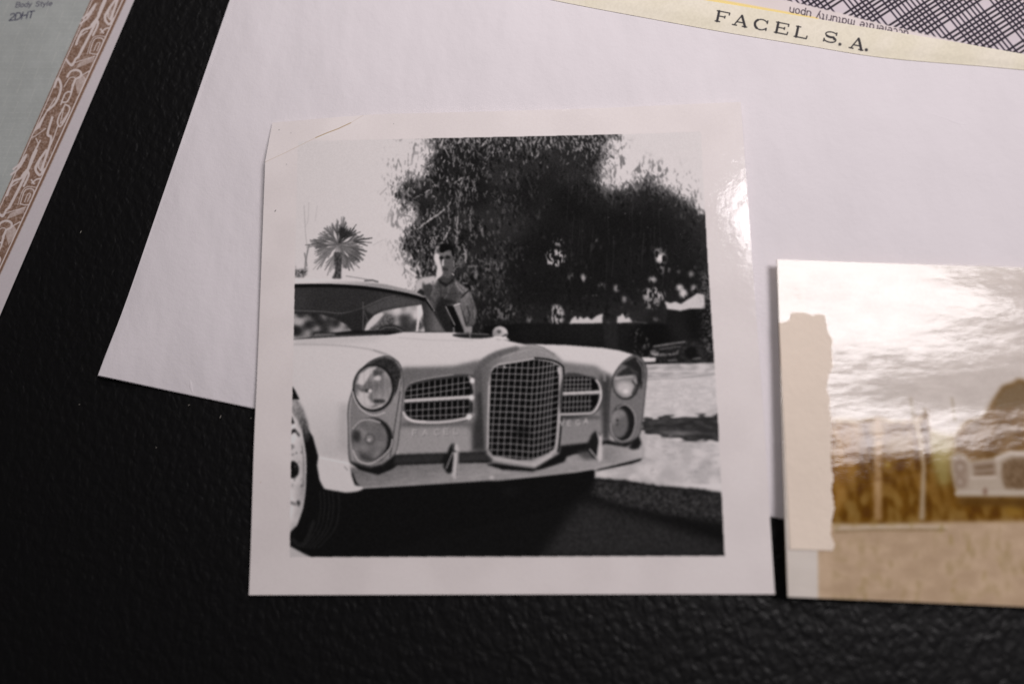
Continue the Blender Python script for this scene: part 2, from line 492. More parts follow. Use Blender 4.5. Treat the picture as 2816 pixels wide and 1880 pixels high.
    # lit boughs
    for pts, w, t in (([(1720, 480), (1695, 600), (1672, 800), (1650, 1105)], 5, 175), ([(1720, 480), (1640, 530)], 5, 165), ([(1610, 680), (1578, 770), (1592, 950), (1530, 1080)], 5, 180),
                      ([(1578, 770), (1380, 900), (1280, 985)], 6, 185), ([(1230, 690), (1330, 640), (1440, 585)], 4, 190), ([(1800, 760), (1790, 880), (1795, 985)], 5, 130),
                      ([(1720, 1120), (1745, 1210), (1740, 1280)], 7, 170), ([(1640, 1360), (1700, 1300)], 4, 165), ([(1770, 1330), (1860, 1320)], 5, 150), ([(1690, 1220), (1740, 1205)], 7, 170),
                      ([(1950, 130), (1940, 290), (1860, 240)], 3, 140), ([(1460, 700), (1440, 840)], 3, 140)):
        q = spline(zQ(pts), 5, False)
        for u in range(len(q) - 1):
            if random.random() < .82:
                line([(q[u][0] + random.uniform(-2.5, 2.5), q[u][1]), (q[u + 1][0] + random.uniform(-2.5, 2.5), q[u + 1][1] + random.uniform(0, 4))], w * random.uniform(.35, .95), t - random.uniform(0, 45), 2.2, random.uniform(.45, .85))
    # gaps low in the crown (sky seen through)
    def gap(c, rx, ry, t=185, k=.47):
        m = cv.mask([(c[0] + rx * math.cos(a) * 1.2, c[1] + ry * math.sin(a) * 1.2) for a in np.linspace(0, 6.28, 24, endpoint=False)], 3)
        bb, M = m; n = .5 * nv2[bb[1]:bb[3], bb[0]:bb[2]] + .5 * nv[bb[1]:bb[3], bb[0]:bb[2]]
        cv.comp(bb, np.clip((n - k) * 6, 0, 1) * M, t)
    d = lambda x, y: zD([(x, y)])[0]
    for (x, y, rx, ry, t, k) in ((690, 205, 24, 20, 170, .52), (720, 55, 12, 9, 120, .5), (1710, 205, 12, 12, 205, .38), (1690, 140, 13, 8, 110, .5), (700, 755, 18, 24, 165, .46), (1640, 560, 26, 18, 160, .46),
                                 (1630, 410, 9, 7, 150, .4), (1890, 490, 8, 7, 190, .25), (1925, 545, 9, 11, 190, .3), (2025, 500, 6, 9, 150, .3), (960, 395, 5, 9, 165, .2), (1280, 495, 6, 8, 140, .25),
                                 (1355, 600, 4, 8, 150, .2), (1140, 470, 9, 6, 90, .4), (1080, 30, 3, 3, 150, .2), (850, 390, 10, 9, 80, .45), (1740, 300, 14, 16, 100, .55), (200, 720, 26, 20, 95, .5),
                                 (110, 290, 26, 22, 90, .5), (1880, 335, 3, 3, 140, .2), (1620, 640, 18, 14, 120, .5), (2000, 360, 6, 7, 120, .3), (1430, 890, 8, 16, 70, .3), (440, 800, 5, 8, 110, .2)):
        gap(d(x, y), rx, ry, t, k)
    # hedge and wall under the tree
    fill(zD([(0, 860), (400, 830), (830, 838), (1760, 840), (1770, 700), (1900, 712), (2110, 690), (2260, 690), (2300, 1240), (1500, 1240), (0, 1200)]), 20, 2, 1, tex=(nl, 7))
    for g in ([(825, 836), (850, 790), (885, 760), (905, 800), (930, 765), (960, 790), (1000, 770), (1040, 800), (1090, 760), (1145, 740), (1145, 830)],
              [(1285, 830), (1290, 770), (1320, 760), (1340, 735), (1370, 790), (1400, 770), (1432, 822)],
              [(1745, 620), (1800, 640), (1850, 625), (1900, 650), (1960, 610), (2010, 580), (2060, 545), (2130, 560), (2130, 690), (1990, 692), (1900, 712), (1770, 695)]):
        fill(zD(g), 192, 1.2)
    fill(zD([(1148, 830), (1282, 830), (1300, 1090), (1170, 1060)]), 34, 3)
    line(zD([(1440, 815), (1570, 830)]), 3, 70, 1)
    for _ in range(26):
        x, y = random.uniform(1400, 1620), random.uniform(880, 1150)
        line(zD([(x, y), (x + random.uniform(-20, 20), y + random.uniform(10, 30))]), 2, random.uniform(40, 95), 1.2)
    # speckled lamp glare painted over the silvered right margin of the emulsion
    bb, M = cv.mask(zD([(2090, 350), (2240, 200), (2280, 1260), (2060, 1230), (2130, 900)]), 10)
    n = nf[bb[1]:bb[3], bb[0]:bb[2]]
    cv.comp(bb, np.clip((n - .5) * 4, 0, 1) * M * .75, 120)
    # parked car at the far kerb
    fill(zD([(1610, 1090), (1640, 1050), (1760, 1020), (1930, 1000), (2060, 1020), (2150, 1090), (2210, 1215), (1700, 1215), (1620, 1150)]), 34, 1.5, tex=(nf, 14))
    fill(zD([(1605, 1105), (1640, 1085), (1700, 1130), (1840, 1125), (1880, 1085), (1870, 1130), (1700, 1150), (1620, 1140)]), 135, 1.3, tex=(nf, 50))
    line(zD([(1640, 1056), (1780, 1035), (1940, 1012)]), 3, 125, 1)
    line(zD([(1700, 1085), (1900, 1055)]), 3, 85, 1)
    ell(d(2000, 1120), 17, 17, 16, 1.5)
    for a, b in (((1780, 1192), (1860, 1188)), ((2020, 1178), (2090, 1170))): line(zD([a, b]), 3, 105, 1)
    # ---- right-hand ground: street, lawn, shadows
    fill(zF([(1500, 330), (2290, 320), (2340, 1403), (1100, 1403)]), 192, 1, tex=(nb, 16))
    fill(zF([(1590, 330), (2280, 320), (2280, 400), (1590, 460)]), 176, 2, tex=(nh, 24))
    line(zF([(1600, 468), (1900, 455), (2270, 415)]), 3, 120, 1.6)
    fill(zF([(1600, 470), (2270, 425), (2280, 700), (1600, 760)]), 197, 3, tex=(nh, 13))
    bb, M = cv.mask(zF([(1600, 480), (2290, 440), (2330, 1403), (1150, 1403), (1600, 1100)]), 6)
    n = .6 * nh[bb[1]:bb[3], bb[0]:bb[2]] + .4 * nf[bb[1]:bb[3], bb[0]:bb[2]]
    cv.comp(bb, np.clip((n - .62) * 4, 0, 1) * M * .3, 125)
    fill(zD([(1520, 1160), (1660, 1165), (1660, 1202), (1545, 1208)]), 208, 1)
    def shade(pts, tone, rag):
        bb, M = cv.mask(pts, 7); x0, y0, x1, y1 = bb
        n = .7 * nh[y0:y1, x0:x1] + .3 * nb[y0:y1, x0:x1]
        cv.comp(bb, np.clip(((M - .5) * 2.5 + (n - .5) * rag + .2) * 2.6, 0, 1), tone + 55 * np.clip(n - .5, 0, 1))
    shade(zF([(1570, 830), (1700, 812), (1850, 795), (1960, 800), (2320, 768), (2330, 1010), (2100, 1005), (2000, 1022), (1850, 975), (1600, 960)]), 42, 1.9)
    bb, M = cv.mask(zF([(1640, 930), (1900, 930), (2120, 950), (1900, 960)]), 5)
    cv.comp(bb, M * .8, 170)
    # dark verge, kerb and street in the foreground
    road = zH([(0, 300), (745, 262), (752, 335), (840, 342), (1100, 372), (1300, 402), (1500, 418), (1700, 445), (1850, 460), (1850, 1010), (0, 1010)]) + [(760, 1540), (780, 1300)]
    fill(road, 17, 1.4)
    fill([(x, y + random.uniform(-2, 4)) for x, y in spline(zH([(752, 330), (840, 334), (1100, 362), (1300, 392), (1500, 408), (1700, 436), (1800, 448)]), 10, False)] + zH([(1800, 520), (1300, 450), (752, 380)]), 24, 2.0)
    fill(zH([(760, 350), (1100, 385), (1500, 430), (1800, 468), (1800, 700), (1300, 620), (900, 540), (720, 470)]), 44, 6, tex=(nf, 22))
    fill(zH([(700, 470), (900, 545), (1400, 680), (1800, 780), (1800, 850), (1300, 690), (900, 590)]), 15, 6)
    fill(zH([(600, 570), (690, 530), (900, 585), (1300, 705), (1800, 870), (1810, 980), (300, 985)]), 40, 12, tex=(nf, 8))
    # ---- palm and twigs at the left
    pr = random.Random(5)
    fans = [(-100, 225, 80), (-84, 240, 92), (-66, 215, 55), (-55, 190, 42), (-74, 175, 45), (-48, 160, 50), (-36, 250, 66), (-20, 230, 80), (-8, 285, 78), (6, 280, 88), (18, 270, 84), (32, 275, 88), (44, 300, 84), (58, 290, 74), (70, 250, 92),
            (-122, 215, 84), (-146, 245, 92), (-162, 230, 100), (-176, 285, 92), (172, 250, 84), (160, 220, 108), (148, 250, 112), (134, 270, 116), (118, 240, 122), (100, 200, 120), (80, 200, 112), (24, 170, 104), (150, 150, 110), (-10, 150, 110), (-140, 140, 84)]
    for an, R, t in fans:
        R *= pr.uniform(.82, 1.12); sp = pr.uniform(30, 66); a0 = math.radians(an + pr.uniform(-7, 7)); hx, hy = 530 + .42 * R * math.cos(a0), 1130 + .42 * R * math.sin(a0)
        line(zQ([(530, 1130), (hx, hy)]), 5.0, t + 4, 2.2, .8)
        for q in range(13):
            da = math.radians(sp * (q / 12 - .5) + pr.uniform(-5, 5)); l = .66 * R * (1 - .32 * abs(q - 6) / 6) * pr.uniform(.6, 1.08)
            ex_, ey_ = hx + l * math.cos(a0 + da), hy + l * math.sin(a0 + da) + .16 * l * pr.random()
            line(zQ([(hx, hy), ((hx + ex_) / 2, (hy + ey_) / 2 - 3), (ex_, ey_)]), pr.uniform(1.8, 3.6), t + pr.uniform(-22, 30), 1.8, pr.uniform(.6, .95))
    ell(zQ([(585, 1015)])[0], 20, 12, 34, 6, .75)
    fill(zQ([(485, 1200), (560, 1200), (552, 1450), (490, 1450), (465, 1445), (495, 1380)]), 66, 1.4, tex=(nv2, 22))
    for pts, w, t in (([(205, 760), (215, 1000), (230, 1200), (215, 1400)], 2, 165), ([(250, 730), (240, 900), (210, 960)], 2, 180), ([(330, 760), (310, 900)], 2, 182), ([(250, 1130), (215, 1280), (205, 1400)], 4, 120),
                      ([(205, 1210), (225, 1330)], 4, 125), ([(600, 1425), (760, 1450), (900, 1475)], 3, 140), ([(860, 1130), (960, 1080)], 2, 180), ([(1090, 780), (1110, 830), (1220, 860)], 4, 130), ([(930, 650), (990, 590)], 4, 165)):
        line(zQ(pts), w, t, 1.4, .8, True)
    fill(zQ([(105, 1310), (125, 1370), (230, 1350), (225, 1400), (190, 1440), (105, 1440)]), 105, 2.5, tex=(nf, 50))
    line(zQ([(780, 1470), (850, 1465), (900, 1480)]), 5, 110, 1.6)
    # ---- person standing behind the car
    fill(zP([(228, 690), (330, 640), (480, 620), (545, 640), (760, 620), (830, 690), (970, 800), (1020, 880), (1060, 990), (1100, 1120), (1080, 1290), (1020, 1350), (1020, 1450), (640, 1450), (500, 1180), (480, 1110), (370, 920), (250, 860), (228, 800)]), 78, 1.2, tex=(nv2, 12))
    fill(zP([(225, 692), (330, 640), (500, 615), (525, 690), (480, 760), (430, 715), (375, 760), (325, 690), (320, 800), (240, 860), (215, 800)]), 185, 2.2)
    fill(zP([(330, 760), (420, 730), (490, 800), (420, 960), (370, 900)]), 62, 2.5)
    fill(zP([(240, 860), (290, 800), (350, 850), (340, 910)]), 35, 1.5)
    fill(zP([(560, 920), (720, 900), (800, 1000), (660, 1040), (700, 1200), (780, 1320), (770, 1450), (640, 1450), (520, 1180), (500, 1080)]), 32, 3)
    fill(zP([(600, 800), (780, 790), (850, 900), (780, 980), (640, 940)]), 66, 3)
    fill(zP([(790, 690), (970, 810), (1030, 900), (1100, 1120), (1070, 1300), (1000, 1350), (950, 1280), (880, 1080), (860, 960), (950, 860)]), 0, 1.4, grad=(zP([(800, 700)])[0], 132, zP([(1060, 1300)])[0], 76), tex=(nv2, 9))
    for p0, p1, p2, t in (((560, 720), (590, 860), (560, 980), 52), ((700, 760), (690, 850), (640, 930), 98), ((800, 720), (850, 800), (900, 850), 150), ((470, 700), (480, 800), (450, 900), 108), ((920, 960), (960, 1080), (930, 1180), 118), ((1010, 940), (1050, 1080), (1050, 1200), 66), ((620, 860), (720, 880), (800, 860), 50)):
        line(zP([p0, p1, p2]), 5, t, 4.5, .75, True)
    line(zP([(875, 930), (985, 825)]), 4, 45, 1.5)
    line(zP([(960, 1050), (1000, 1180), (975, 1290)]), 4, 55, 2); line(zP([(1060, 1100), (1070, 1210)]), 3, 120, 2)
    fill(zP([(880, 1080), (950, 1280), (960, 1330), (930, 1330)]), 30, 1.5)
    fill(zP([(650, 1045), (770, 1040), (930, 1450), (790, 1450)]), 14, 1.2)
    line(zP([(655, 1055), (720, 1190), (785, 1320)]), 2.6, 150, .8); line(zP([(770, 1360), (772, 1450)]), 4, 120, 1.2)
    fill(zP([(765, 1042), (855, 1010), (862, 1060), (890, 1150), (945, 1350), (935, 1450), (900, 1340)]), 135, 1.2); line(zP([(770, 1040), (855, 1012)]), 3, 195, .8)
    fill(zP([(935, 1350), (1030, 1340), (1028, 1450), (918, 1450)]), 140, 1.2)
    fill(zP([(530, 520), (770, 560), (775, 650), (690, 715), (560, 670)]), 58, 1.5)
    fill(zP([(490, 300), (510, 230), (560, 180), (640, 155), (720, 170), (762, 230), (775, 330), (778, 450), (760, 560), (700, 645), (620, 625), (570, 600), (530, 500), (500, 420)]), 82, 1.1, smooth=True)
    fill(zP([(545, 285), (730, 260), (745, 340), (570, 330)]), 112, 2.5)
    fill(zP([(490, 330), (512, 290), (555, 305), (572, 340), (572, 400), (592, 470), (612, 560), (600, 610), (545, 660), (512, 680), (522, 560), (530, 490), (492, 400)]), 205, 1.6, smooth=True)
    fill(zP([(556, 180), (640, 152), (720, 165), (765, 220), (778, 335), (748, 320), (728, 250), (665, 258), (605, 288), (556, 262), (540, 230)]), 14, 1.1, smooth=True)
    fill(zP([(492, 285), (520, 205), (568, 180), (556, 260), (530, 292)]), 150, 1.6); fill(zP([(525, 235), (558, 225), (565, 275), (530, 285)]), 60, 1.8)
    ell(zP([(592, 360)])[0], 5.5, 5, 22, 1.2); ell(zP([(686, 350)])[0], 6.5, 5, 26, 1.4)
    fill(zP([(608, 385), (632, 372), (630, 470), (600, 480)]), 195, 1.1)
    fill(zP([(610, 490), (690, 500), (690, 545), (615, 545)]), 58, 2); line(zP([(612, 525), (690, 525)]), 2, 40, 1)
    line(zP([(772, 400), (775, 480)]), 3, 125, 1.2)
    fill(zP([(545, 645), (600, 690), (690, 720), (762, 640), (785, 620), (765, 700), (650, 780), (565, 720)]), 30, 1.6)
    line(zP([(752, 585), (772, 605)]), 3, 190, 1)
    # ---- car cabin
    fill(zC([(80, 1430), (90, 765), (400, 772), (800, 792), (1100, 828), (1400, 898), (1530, 965), (1740, 1345)]), 208, 1.2, grad=(zC([(600, 780)])[0], 214, zC([(600, 850)])[0], 150))
    fill(zC([(80, 828), (500, 828), (900, 858), (1250, 908), (1420, 945), (1530, 972), (1620, 1090), (1735, 1345), (80, 1420)]), 40, 1.4)
    fill(zC([(80, 870), (500, 864), (900, 890), (1250, 945), (1480, 1000), (1480, 1040), (1300, 1060), (1050, 1100), (800, 1140), (560, 1150), (80, 1120)]), 50, 4, tex=(nl, 5))
    fill(zC([(850, 1090), (1000, 1020), (1200, 950), (1480, 1005), (1480, 1042), (1300, 1062), (1060, 1100), (930, 1165), (870, 1240)]), 72, 4)
    line(zC([(80, 1108), (420, 1120), (600, 1138), (760, 1110), (900, 1055), (1060, 985), (1200, 950)]), 3, 84, 1.6, .9, True)
    line(zC([(80, 846), (500, 842), (900, 868), (1250, 922), (1450, 970), (1530, 1010)]), 9, 16, 2, 1, True)
    fill(zC([(80, 1140), (400, 1150), (560, 1200), (680, 1262), (742, 1335), (560, 1350), (80, 1420)]), 108, 1.2, tex=(nb, 75))
    fill(zC([(855, 1332), (900, 1232), (970, 1162), (1070, 1112), (1250, 1078), (1475, 1045), (1500, 1140), (1520, 1335)]), 128, 1.2, tex=(nb, 80))
    fill(zC([(865, 1328), (890, 1260), (930, 1205), (1060, 1125), (1068, 1165), (1000, 1220), (905, 1322)]), 198, 1.2)
    fill(zC([(1068, 1165), (1100, 1145), (1200, 1190), (1140, 1260), (1000, 1310), (920, 1322)]), 88, 2, tex=(nf, 25))
    fill(zC([(1432, 1070), (1480, 1042), (1502, 1130), (1472, 1190), (1492, 1270), (1462, 1200), (1445, 1335), (1420, 1335), (1440, 1160)]), 214, 1.3)
    fill(zC([(990, 1335), (1050, 1275), (1150, 1250), (1250, 1275), (1320, 1335)]), 42, 2); line(zC([(1030, 1322), (1090, 1290), (1200, 1288), (1270, 1325)]), 3, 90, 1.2)
    fill(zC([(560, 1195), (700, 1130), (850, 1080), (960, 1160), (885, 1250), (855, 1335), (742, 1335), (680, 1256)]), 38, 2)
    line(zC([(853, 1020), (856, 1150), (848, 1330)]), 3, 82, 1); line(zC([(855, 1090), (900, 1210), (865, 1300)]), 3, 70, 2)
    fill(zC([(1490, 1010), (1535, 1010), (1610, 1130), (1728, 1335), (1520, 1335), (1502, 1140)]), 0, 1.3, grad=(zC([(1510, 1200)])[0], 52, zC([(1640, 1200)])[0], 98))
    line(zC([(1545, 990), (1620, 1110)]), 3, 140, 1); line(zC([(1515, 975), (1600, 1100)]), 5, 18, 1.2)
    fill(zC([(300, 1395), (330, 1340), (560, 1345), (750, 1322), (1270, 1328), (1130, 1368), (560, 1372)]), 20, 1.5); fill(zC([(300, 1390), (340, 1350), (560, 1355), (540, 1375)]), 95, 1.5)
    # ---- bonnet and wings
    body = zE([(60, 128), (500, 98), (1050, 72), (1200, 45), (1800, 50), (2110, 90)]) + zF([(390, 120), (535, 150), (640, 147), (900, 155), (1230, 180), (1380, 203), (1520, 245), (1600, 300), (1620, 400), (1600, 800), (1560, 960), (1500, 1100), (850, 1100)]) \
        + zE([(2000, 1300), (680, 1330), (650, 1340), (332, 1285), (240, 960), (150, 720), (75, 565)])
    fill(body, 207, 1.0)
    fill(zE([(75, 560), (150, 720), (240, 960), (332, 1285), (660, 1340), (630, 1000), (640, 780), (520, 700), (300, 600)]), 0, 9, .9, grad=(zE([(250, 700)])[0], 207, zE([(500, 1250)])[0], 186))
    fill(zE([(560, 760), (640, 760), (640, 1280), (560, 1200)]), 165, 8, .7)
    fill(zE([(100, 125), (500, 98), (1050, 78), (900, 130), (500, 160), (100, 175)]), 186, 6, .8)
    line(zE([(90, 165), (500, 175), (850, 215), (1010, 275)]), 5, 178, 3, .8, True)
    line(zE([(900, 225), (1050, 275), (1150, 350)]), 5, 150, 3, .7, True)
    line(zE([(1150, 100), (1500, 125), (1900, 130)]), 3, 185, 2, .7)
    ell(zE([(1900, 78)])[0], 57, 8, 34, 1.2, rot=.02); line(zE([(1705, 66), (1850, 58), (2050, 66)]), 2, 120, 1)
    line(zE([(1868, 40), (1868, 100)]), 5, 150, 2, .5)
    # mirror on the wing
    ell(zF([(308, 48)])[0], 21, 19, 185, 1.2, tex=(nb, 45)); ell(zF([(300, 35)])[0], 6, 5, 80, 1.5); line(zF([(330, 80), (365, 60)]), 4, 60, 1.5)
    fill(zF([(240, 95), (260, 75), (360, 80), (400, 115)]), 212, 1.2)
    line(zF([(535, 150), (600, 150), (700, 180), (800, 240)]), 3, 120, 1.2)
    # ---- grey nose panel
    nose = zE([(1175, 405), (1400, 402), (1700, 392), (1900, 345), (2010, 315), (2120, 250)]) + zF([(300, 212), (450, 182), (580, 163), (700, 192), (800, 240), (870, 305), (1000, 322), (1170, 340), (1230, 385), (1320, 430), (1300, 600), (1290, 1010), (840, 1060)]) + zE([(2050, 1245), (1140, 1275), (1120, 1000), (1190, 700)])
    fill(nose, 0, 4.5, grad=((1300, 985), 106, (1330, 1240), 156))
    fill(zE([(1185, 410), (1700, 395), (1950, 340), (1900, 420), (1500, 470), (1240, 560), (1195, 620)]), 104, 6, .9)
    fill(zE([(1915, 430), (2010, 370), (2070, 600), (2040, 1245), (1880, 1245), (1885, 960), (1925, 900)]), 52, 6)
    fill(zE([(1170, 960), (1250, 930), (1900, 950), (1880, 1010), (1400, 1005), (1170, 1000)]), 88, 5)
    fill(zE([(1160, 1010), (1850, 985), (1860, 1225), (1140, 1250)]), 150, 6, .9)
    fill(zF([(1205, 420), (1310, 440), (1292, 1010), (1225, 1010)]), 55, 6); line(zF([(1245, 400), (1250, 470)]), 7, 140, 4, .8)
    fill(zF([(850, 810), (1215, 800), (1210, 1000), (845, 1050)]), 128, 5, .9); fill(zF([(860, 785), (1200, 790), (1210, 815), (855, 825)]), 70, 4)
    # grille shell
    fill(zF([(130, 330), (180, 288), (450, 188), (588, 163), (760, 222), (862, 302), (890, 380), (872, 900), (832, 1130), (620, 1262), (240, 1200), (170, 1120), (150, 700)]), 0, 3, grad=((1330, 1100), 100, (1400, 1100), 140))
    line(zF([(110, 560), (130, 350), (250, 250), (450, 190)]), 16, 92, 7, .8, True)
    fill(zF([(200, 500), (232, 372), (290, 318), (450, 298), (622, 268), (760, 292), (852, 325), (882, 385), (876, 600), (852, 900), (830, 1105), (765, 1182), (620, 1252), (560, 1252), (250, 1192), (188, 1130), (192, 800)]), 158, 1.3)
    inner = zF([(228, 405), (268, 345), (450, 312), (620, 284), (760, 308), (838, 340), (842, 600), (822, 900), (802, 1080), (742, 1122), (592, 1187), (450, 1182), (240, 1142), (203, 1090), (214, 700)])
    fill(inner, 10, 1.0)
    line(zF([(622, 270), (770, 290), (860, 335), (880, 400), (872, 650), (846, 1000), (828, 1110)]), 5, 24, 1.2, 1, True)
    gm = cv.mask(inner, 1.0); keep = cv.im.copy()
    xt = [290, 347, 403, 458, 513, 567, 617, 662, 702, 737, 767, 792]; xb = [226, 280, 336, 394, 451, 507, 560, 604, 645, 684, 719, 752]
    for a, b in zip(xt, xb): line(zF([(a, 270), ((a + b) / 2 - 4, 740), (b, 1190)]), 1.9, 152, 1.1, 1, True)
    for k in range(15):
        y = 356 + k * 57; t = k / 14
        line(zF([(200, y - 4), (400, y), (600, y + 6 + 14 * t), (700, y - 4 + 2 * t), (840, y - 30 - 14 * t)]), 1.9, 160, 1.1)
    bb, M = gm; new = cv.im; cv.im = keep; sub = new[bb[1]:bb[3], bb[0]:bb[2]]; o = cv.im[bb[1]:bb[3], bb[0]:bb[2]]
    cv.im[bb[1]:bb[3], bb[0]:bb[2]] = o + (sub - o) * M[..., None]
    ell(zF([(505, 940)])[0], 22, 20, 12, 8, .55)
    line(zF([(195, 1135), (250, 1172), (400, 1195), (570, 1222), (650, 1198), (770, 1125), (812, 1040), (838, 700), (846, 400)]), 4, 182, 1.2, 1, True)
    fill(zF([(820, 345), (852, 365), (842, 420), (832, 420)]), 190, 1.2); fill(zF([(340, 330), (370, 360), (345, 362)]), 185, 1)
    # side grilles
    def side(outer, upper, lower, vx, hu, hl, bar, rim, rimw):
        fill(outer, 62, 1.6, smooth=True)
        for cell, hs in ((upper, hu), (lower, hl)):
            fill(cell, 9, 1.0)
            r = cv.mask(cell, .8); k = cv.im.copy()
            for p in vx: line(p, 2.0, 138, 1.2)
            for p in hs: line(p, 2.0, 146, 1.2)
            bb, M = r; new = cv.im; cv.im = k
            a = new[bb[1]:bb[3], bb[0]:bb[2]]; b = cv.im[bb[1]:bb[3], bb[0]:bb[2]]
            cv.im[bb[1]:bb[3], bb[0]:bb[2]] = b + (a - b) * M[..., None]
        fill(bar, 192, 1.0)
        line(rim, rimw, 188, 1.2, 1, True)
    side(zE([(1212, 650), (1270, 560), (1400, 518), (1700, 472), (1860, 468), (1912, 510), (1918, 700), (1900, 880), (1850, 930), (1600, 952), (1350, 952), (1240, 912), (1198, 850), (1208, 740)]),
         zE([(1218, 650), (1240, 610), (1290, 572), (1500, 528), (1800, 488), (1850, 500), (1872, 600), (1872, 688), (1218, 722)]),
         zE([(1214, 760), (1850, 722), (1862, 800), (1832, 882), (1700, 908), (1400, 928), (1270, 902), (1214, 842)]),
         [zE([(x, 470), (x - 10, 960)]) for x in (1278, 1338, 1398, 1458, 1516, 1575, 1633, 1692, 1750, 1808)],
         [zE([(1210, 634), (1880, 540)]), zE([(1210, 690), (1880, 598)])], [zE([(1200, 832), (1880, 788)]), zE([(1200, 892), (1880, 862)])],
         zE([(1205, 716), (1880, 676), (1880, 708), (1205, 748)]), zE([(1198, 850), (1240, 912), (1350, 944), (1600, 944), (1840, 905), (1895, 868)]), 7)
    line(zE([(1862, 492), (1898, 540), (1902, 690), (1885, 870)]), 8, 120, 1.5, 1, True)
    for x, y, r in ((1888, 530, 7), (1880, 700, 7), (1856, 893, 8)): ell(zE([(x, y)])[0], r, r * 1.1, 222, 1.6)
    line(zE([(1875, 590), (1888, 650)]), 6, 30, 1.6); line(zE([(1885, 760), (1882, 840)]), 6, 40, 1.6)
    side(zF([(880, 428), (1100, 430), (1190, 468), (1228, 560), (1222, 680), (1170, 762), (1080, 787), (858, 792)]), zF([(884, 442), (1080, 438), (1150, 460), (1186, 510), (1192, 562), (878, 590)]),
         zF([(872, 615), (1192, 600), (1182, 680), (1130, 742), (862, 762)]), [zF([(x, 430), (x - 14, 780)]) for x in range(905, 1135, 36)],
         [zF([(870, 470), (1120, 462)]), zF([(870, 510), (1130, 505)]), zF([(870, 550), (1130, 545)])], [zF([(860, 668), (1130, 655)]), zF([(860, 718), (1130, 705)])],
         zF([(874, 577), (1205, 562), (1205, 590), (874, 603)]), zF([(1175, 470), (1208, 530), (1212, 640), (1150, 752), (1050, 770), (858, 776)]), 5)
    # chrome glints along edges and rims
    for zz, pts, w, t, al in ((zF, [(215, 520), (205, 800), (200, 1080)], 3, 196, .8), (zF, [(250, 352), (330, 322), (460, 305), (615, 278)], 2.6, 186, .8), (zF, [(600, 1238), (640, 1225), (770, 1150)], 3, 205, .8), (zE, [(1270, 552), (1420, 512), (1700, 468)], 2.4, 176, .7),
                              (zE, [(1225, 890), (1300, 930), (1420, 938)], 3.4, 226, .9), (zF, [(1212, 560), (1208, 640), (1170, 735)], 3.2, 220, .85), (zF, [(330, 265), (450, 222), (590, 195)], 6, 158, .55), (zF, [(640, 200), (740, 238), (810, 280)], 5, 160, .5)):
        line(zz(pts), w, t, 1.8, al, True)
    # raised letters on the nose
    F2 = {'F': [[(0, 0), (0, 1), (.6, 1)], [(0, .5), (.5, .5)]], 'A': [[(0, 0), (.35, 1), (.7, 0)], [(.15, .35), (.55, .35)]], 'C': [arc(.4, .5, .38, .5, 50, 310)], 'E': [[(.6, 1), (0, 1), (0, 0), (.6, 0)], [(0, .5), (.5, .5)]],
          'L': [[(0, 1), (0, 0), (.6, 0)]], 'V': [[(0, 1), (.35, 0), (.7, 1)]], 'G': [arc(.4, .5, .38, .5, 50, 340) + [(.5, .45)]]}
    for zz, items, w, h in ((zE, (('F', 1290, 1082), ('A', 1392, 1078), ('C', 1508, 1075), ('E', 1605, 1068), ('L', 1705, 1066)), 68, 56), (zF, (('V', 850, 880), ('E', 918, 878), ('G', 992, 872), ('A', 1065, 858)), 46, 44)):
        for ch, x, y in items:
            for st in F2[ch]:
                line(zz([(x + a * w + 5, y - b * h + 5) for a, b in st]), 2.4, 84, 1.4)
            for st in F2[ch]:
                line(zz([(x + a * w, y - b * h) for a, b in st]), 2.2, 200, 1.2, .95)
    # ---- lamp pods, left
    pod = zE([(1010, 285), (1100, 310), (1168, 380), (1196, 520), (1190, 700), (1160, 1000), (1112, 1265), (985, 1368), (862, 1395), (760, 1370), (655, 1335), (642, 1000), (642, 800), (682, 640), (760, 450), (862, 340)])
    fill(pod, 132, 1.3, smooth=True, grad=(zE([(700, 900)])[0], 122, zE([(1150, 900)])[0], 142))
    line(list(spline(pod)) + [pod[0]], 3.2, 74, 2.2, .85)
    line(zE([(672, 700), (655, 900), (665, 1150), (690, 1330)]), 3, 165, 1.5, .8, True)
    line(zE([(1165, 640), (1110, 980), (1080, 1180), (1060, 1290)]), 3, 70, 1.4, 1, True)
    fill(zE([(820, 380), (900, 325), (1010, 292), (1105, 322), (1172, 420), (1175, 560), (1120, 700), (1090, 560), (1040, 440), (950, 372), (880, 362)]), 46, 2.2, tex=(nf, 12))
    line(zE([(1165, 520), (1150, 600), (1110, 720)]), 4, 150, 1.5, 1, True)
    ell(zE([(898, 602)])[0], 58, 66, 22, 1.5); line(zE([(686, 640), (720, 740), (790, 830), (900, 878), (1010, 850)]), 3.2, 190, 1.2, 1, True)
    ell(zE([(892, 600)])[0], 52, 60, 138, 1.3, tex=(nb, 40))
    fill(zE([(725, 560), (760, 465), (850, 402), (935, 392), (860, 480), (795, 580)]), 200, 2); fill(zE([(760, 620), (870, 660), (830, 690), (910, 770), (860, 800), (790, 770), (735, 690)]), 192, 2.5)
    fill(zE([(890, 420), (1000, 440), (960, 480), (1010, 490), (900, 500)]), 70, 2.5); ell(zE([(955, 735)])[0], 18, 6, 48, 2); ell(zE([(940, 505)])[0], 10, 7, 205, 2)
    ell(zE([(830, 630)])[0], 6, 5, 40, 1.2); ell(zE([(862, 632)])[0], 5, 5, 225, 1.2); fill(zE([(740, 600), (800, 610), (830, 640), (770, 640)]), 85, 2)
    ell(zE([(1000, 600)])[0], 18, 30, 110, 6, .7)
    for q in range(11):                                          # ribbed lens glass
        x = 742 + q * 30; hh = 205 * math.sqrt(max(0, 1 - ((x - 892) / 190) ** 2))
        line(zE([(x, 600 - hh * .9), (x + 4, 600 + hh * .9)]), 1.6, 205 if q % 2 else 92, 1.6, .28)
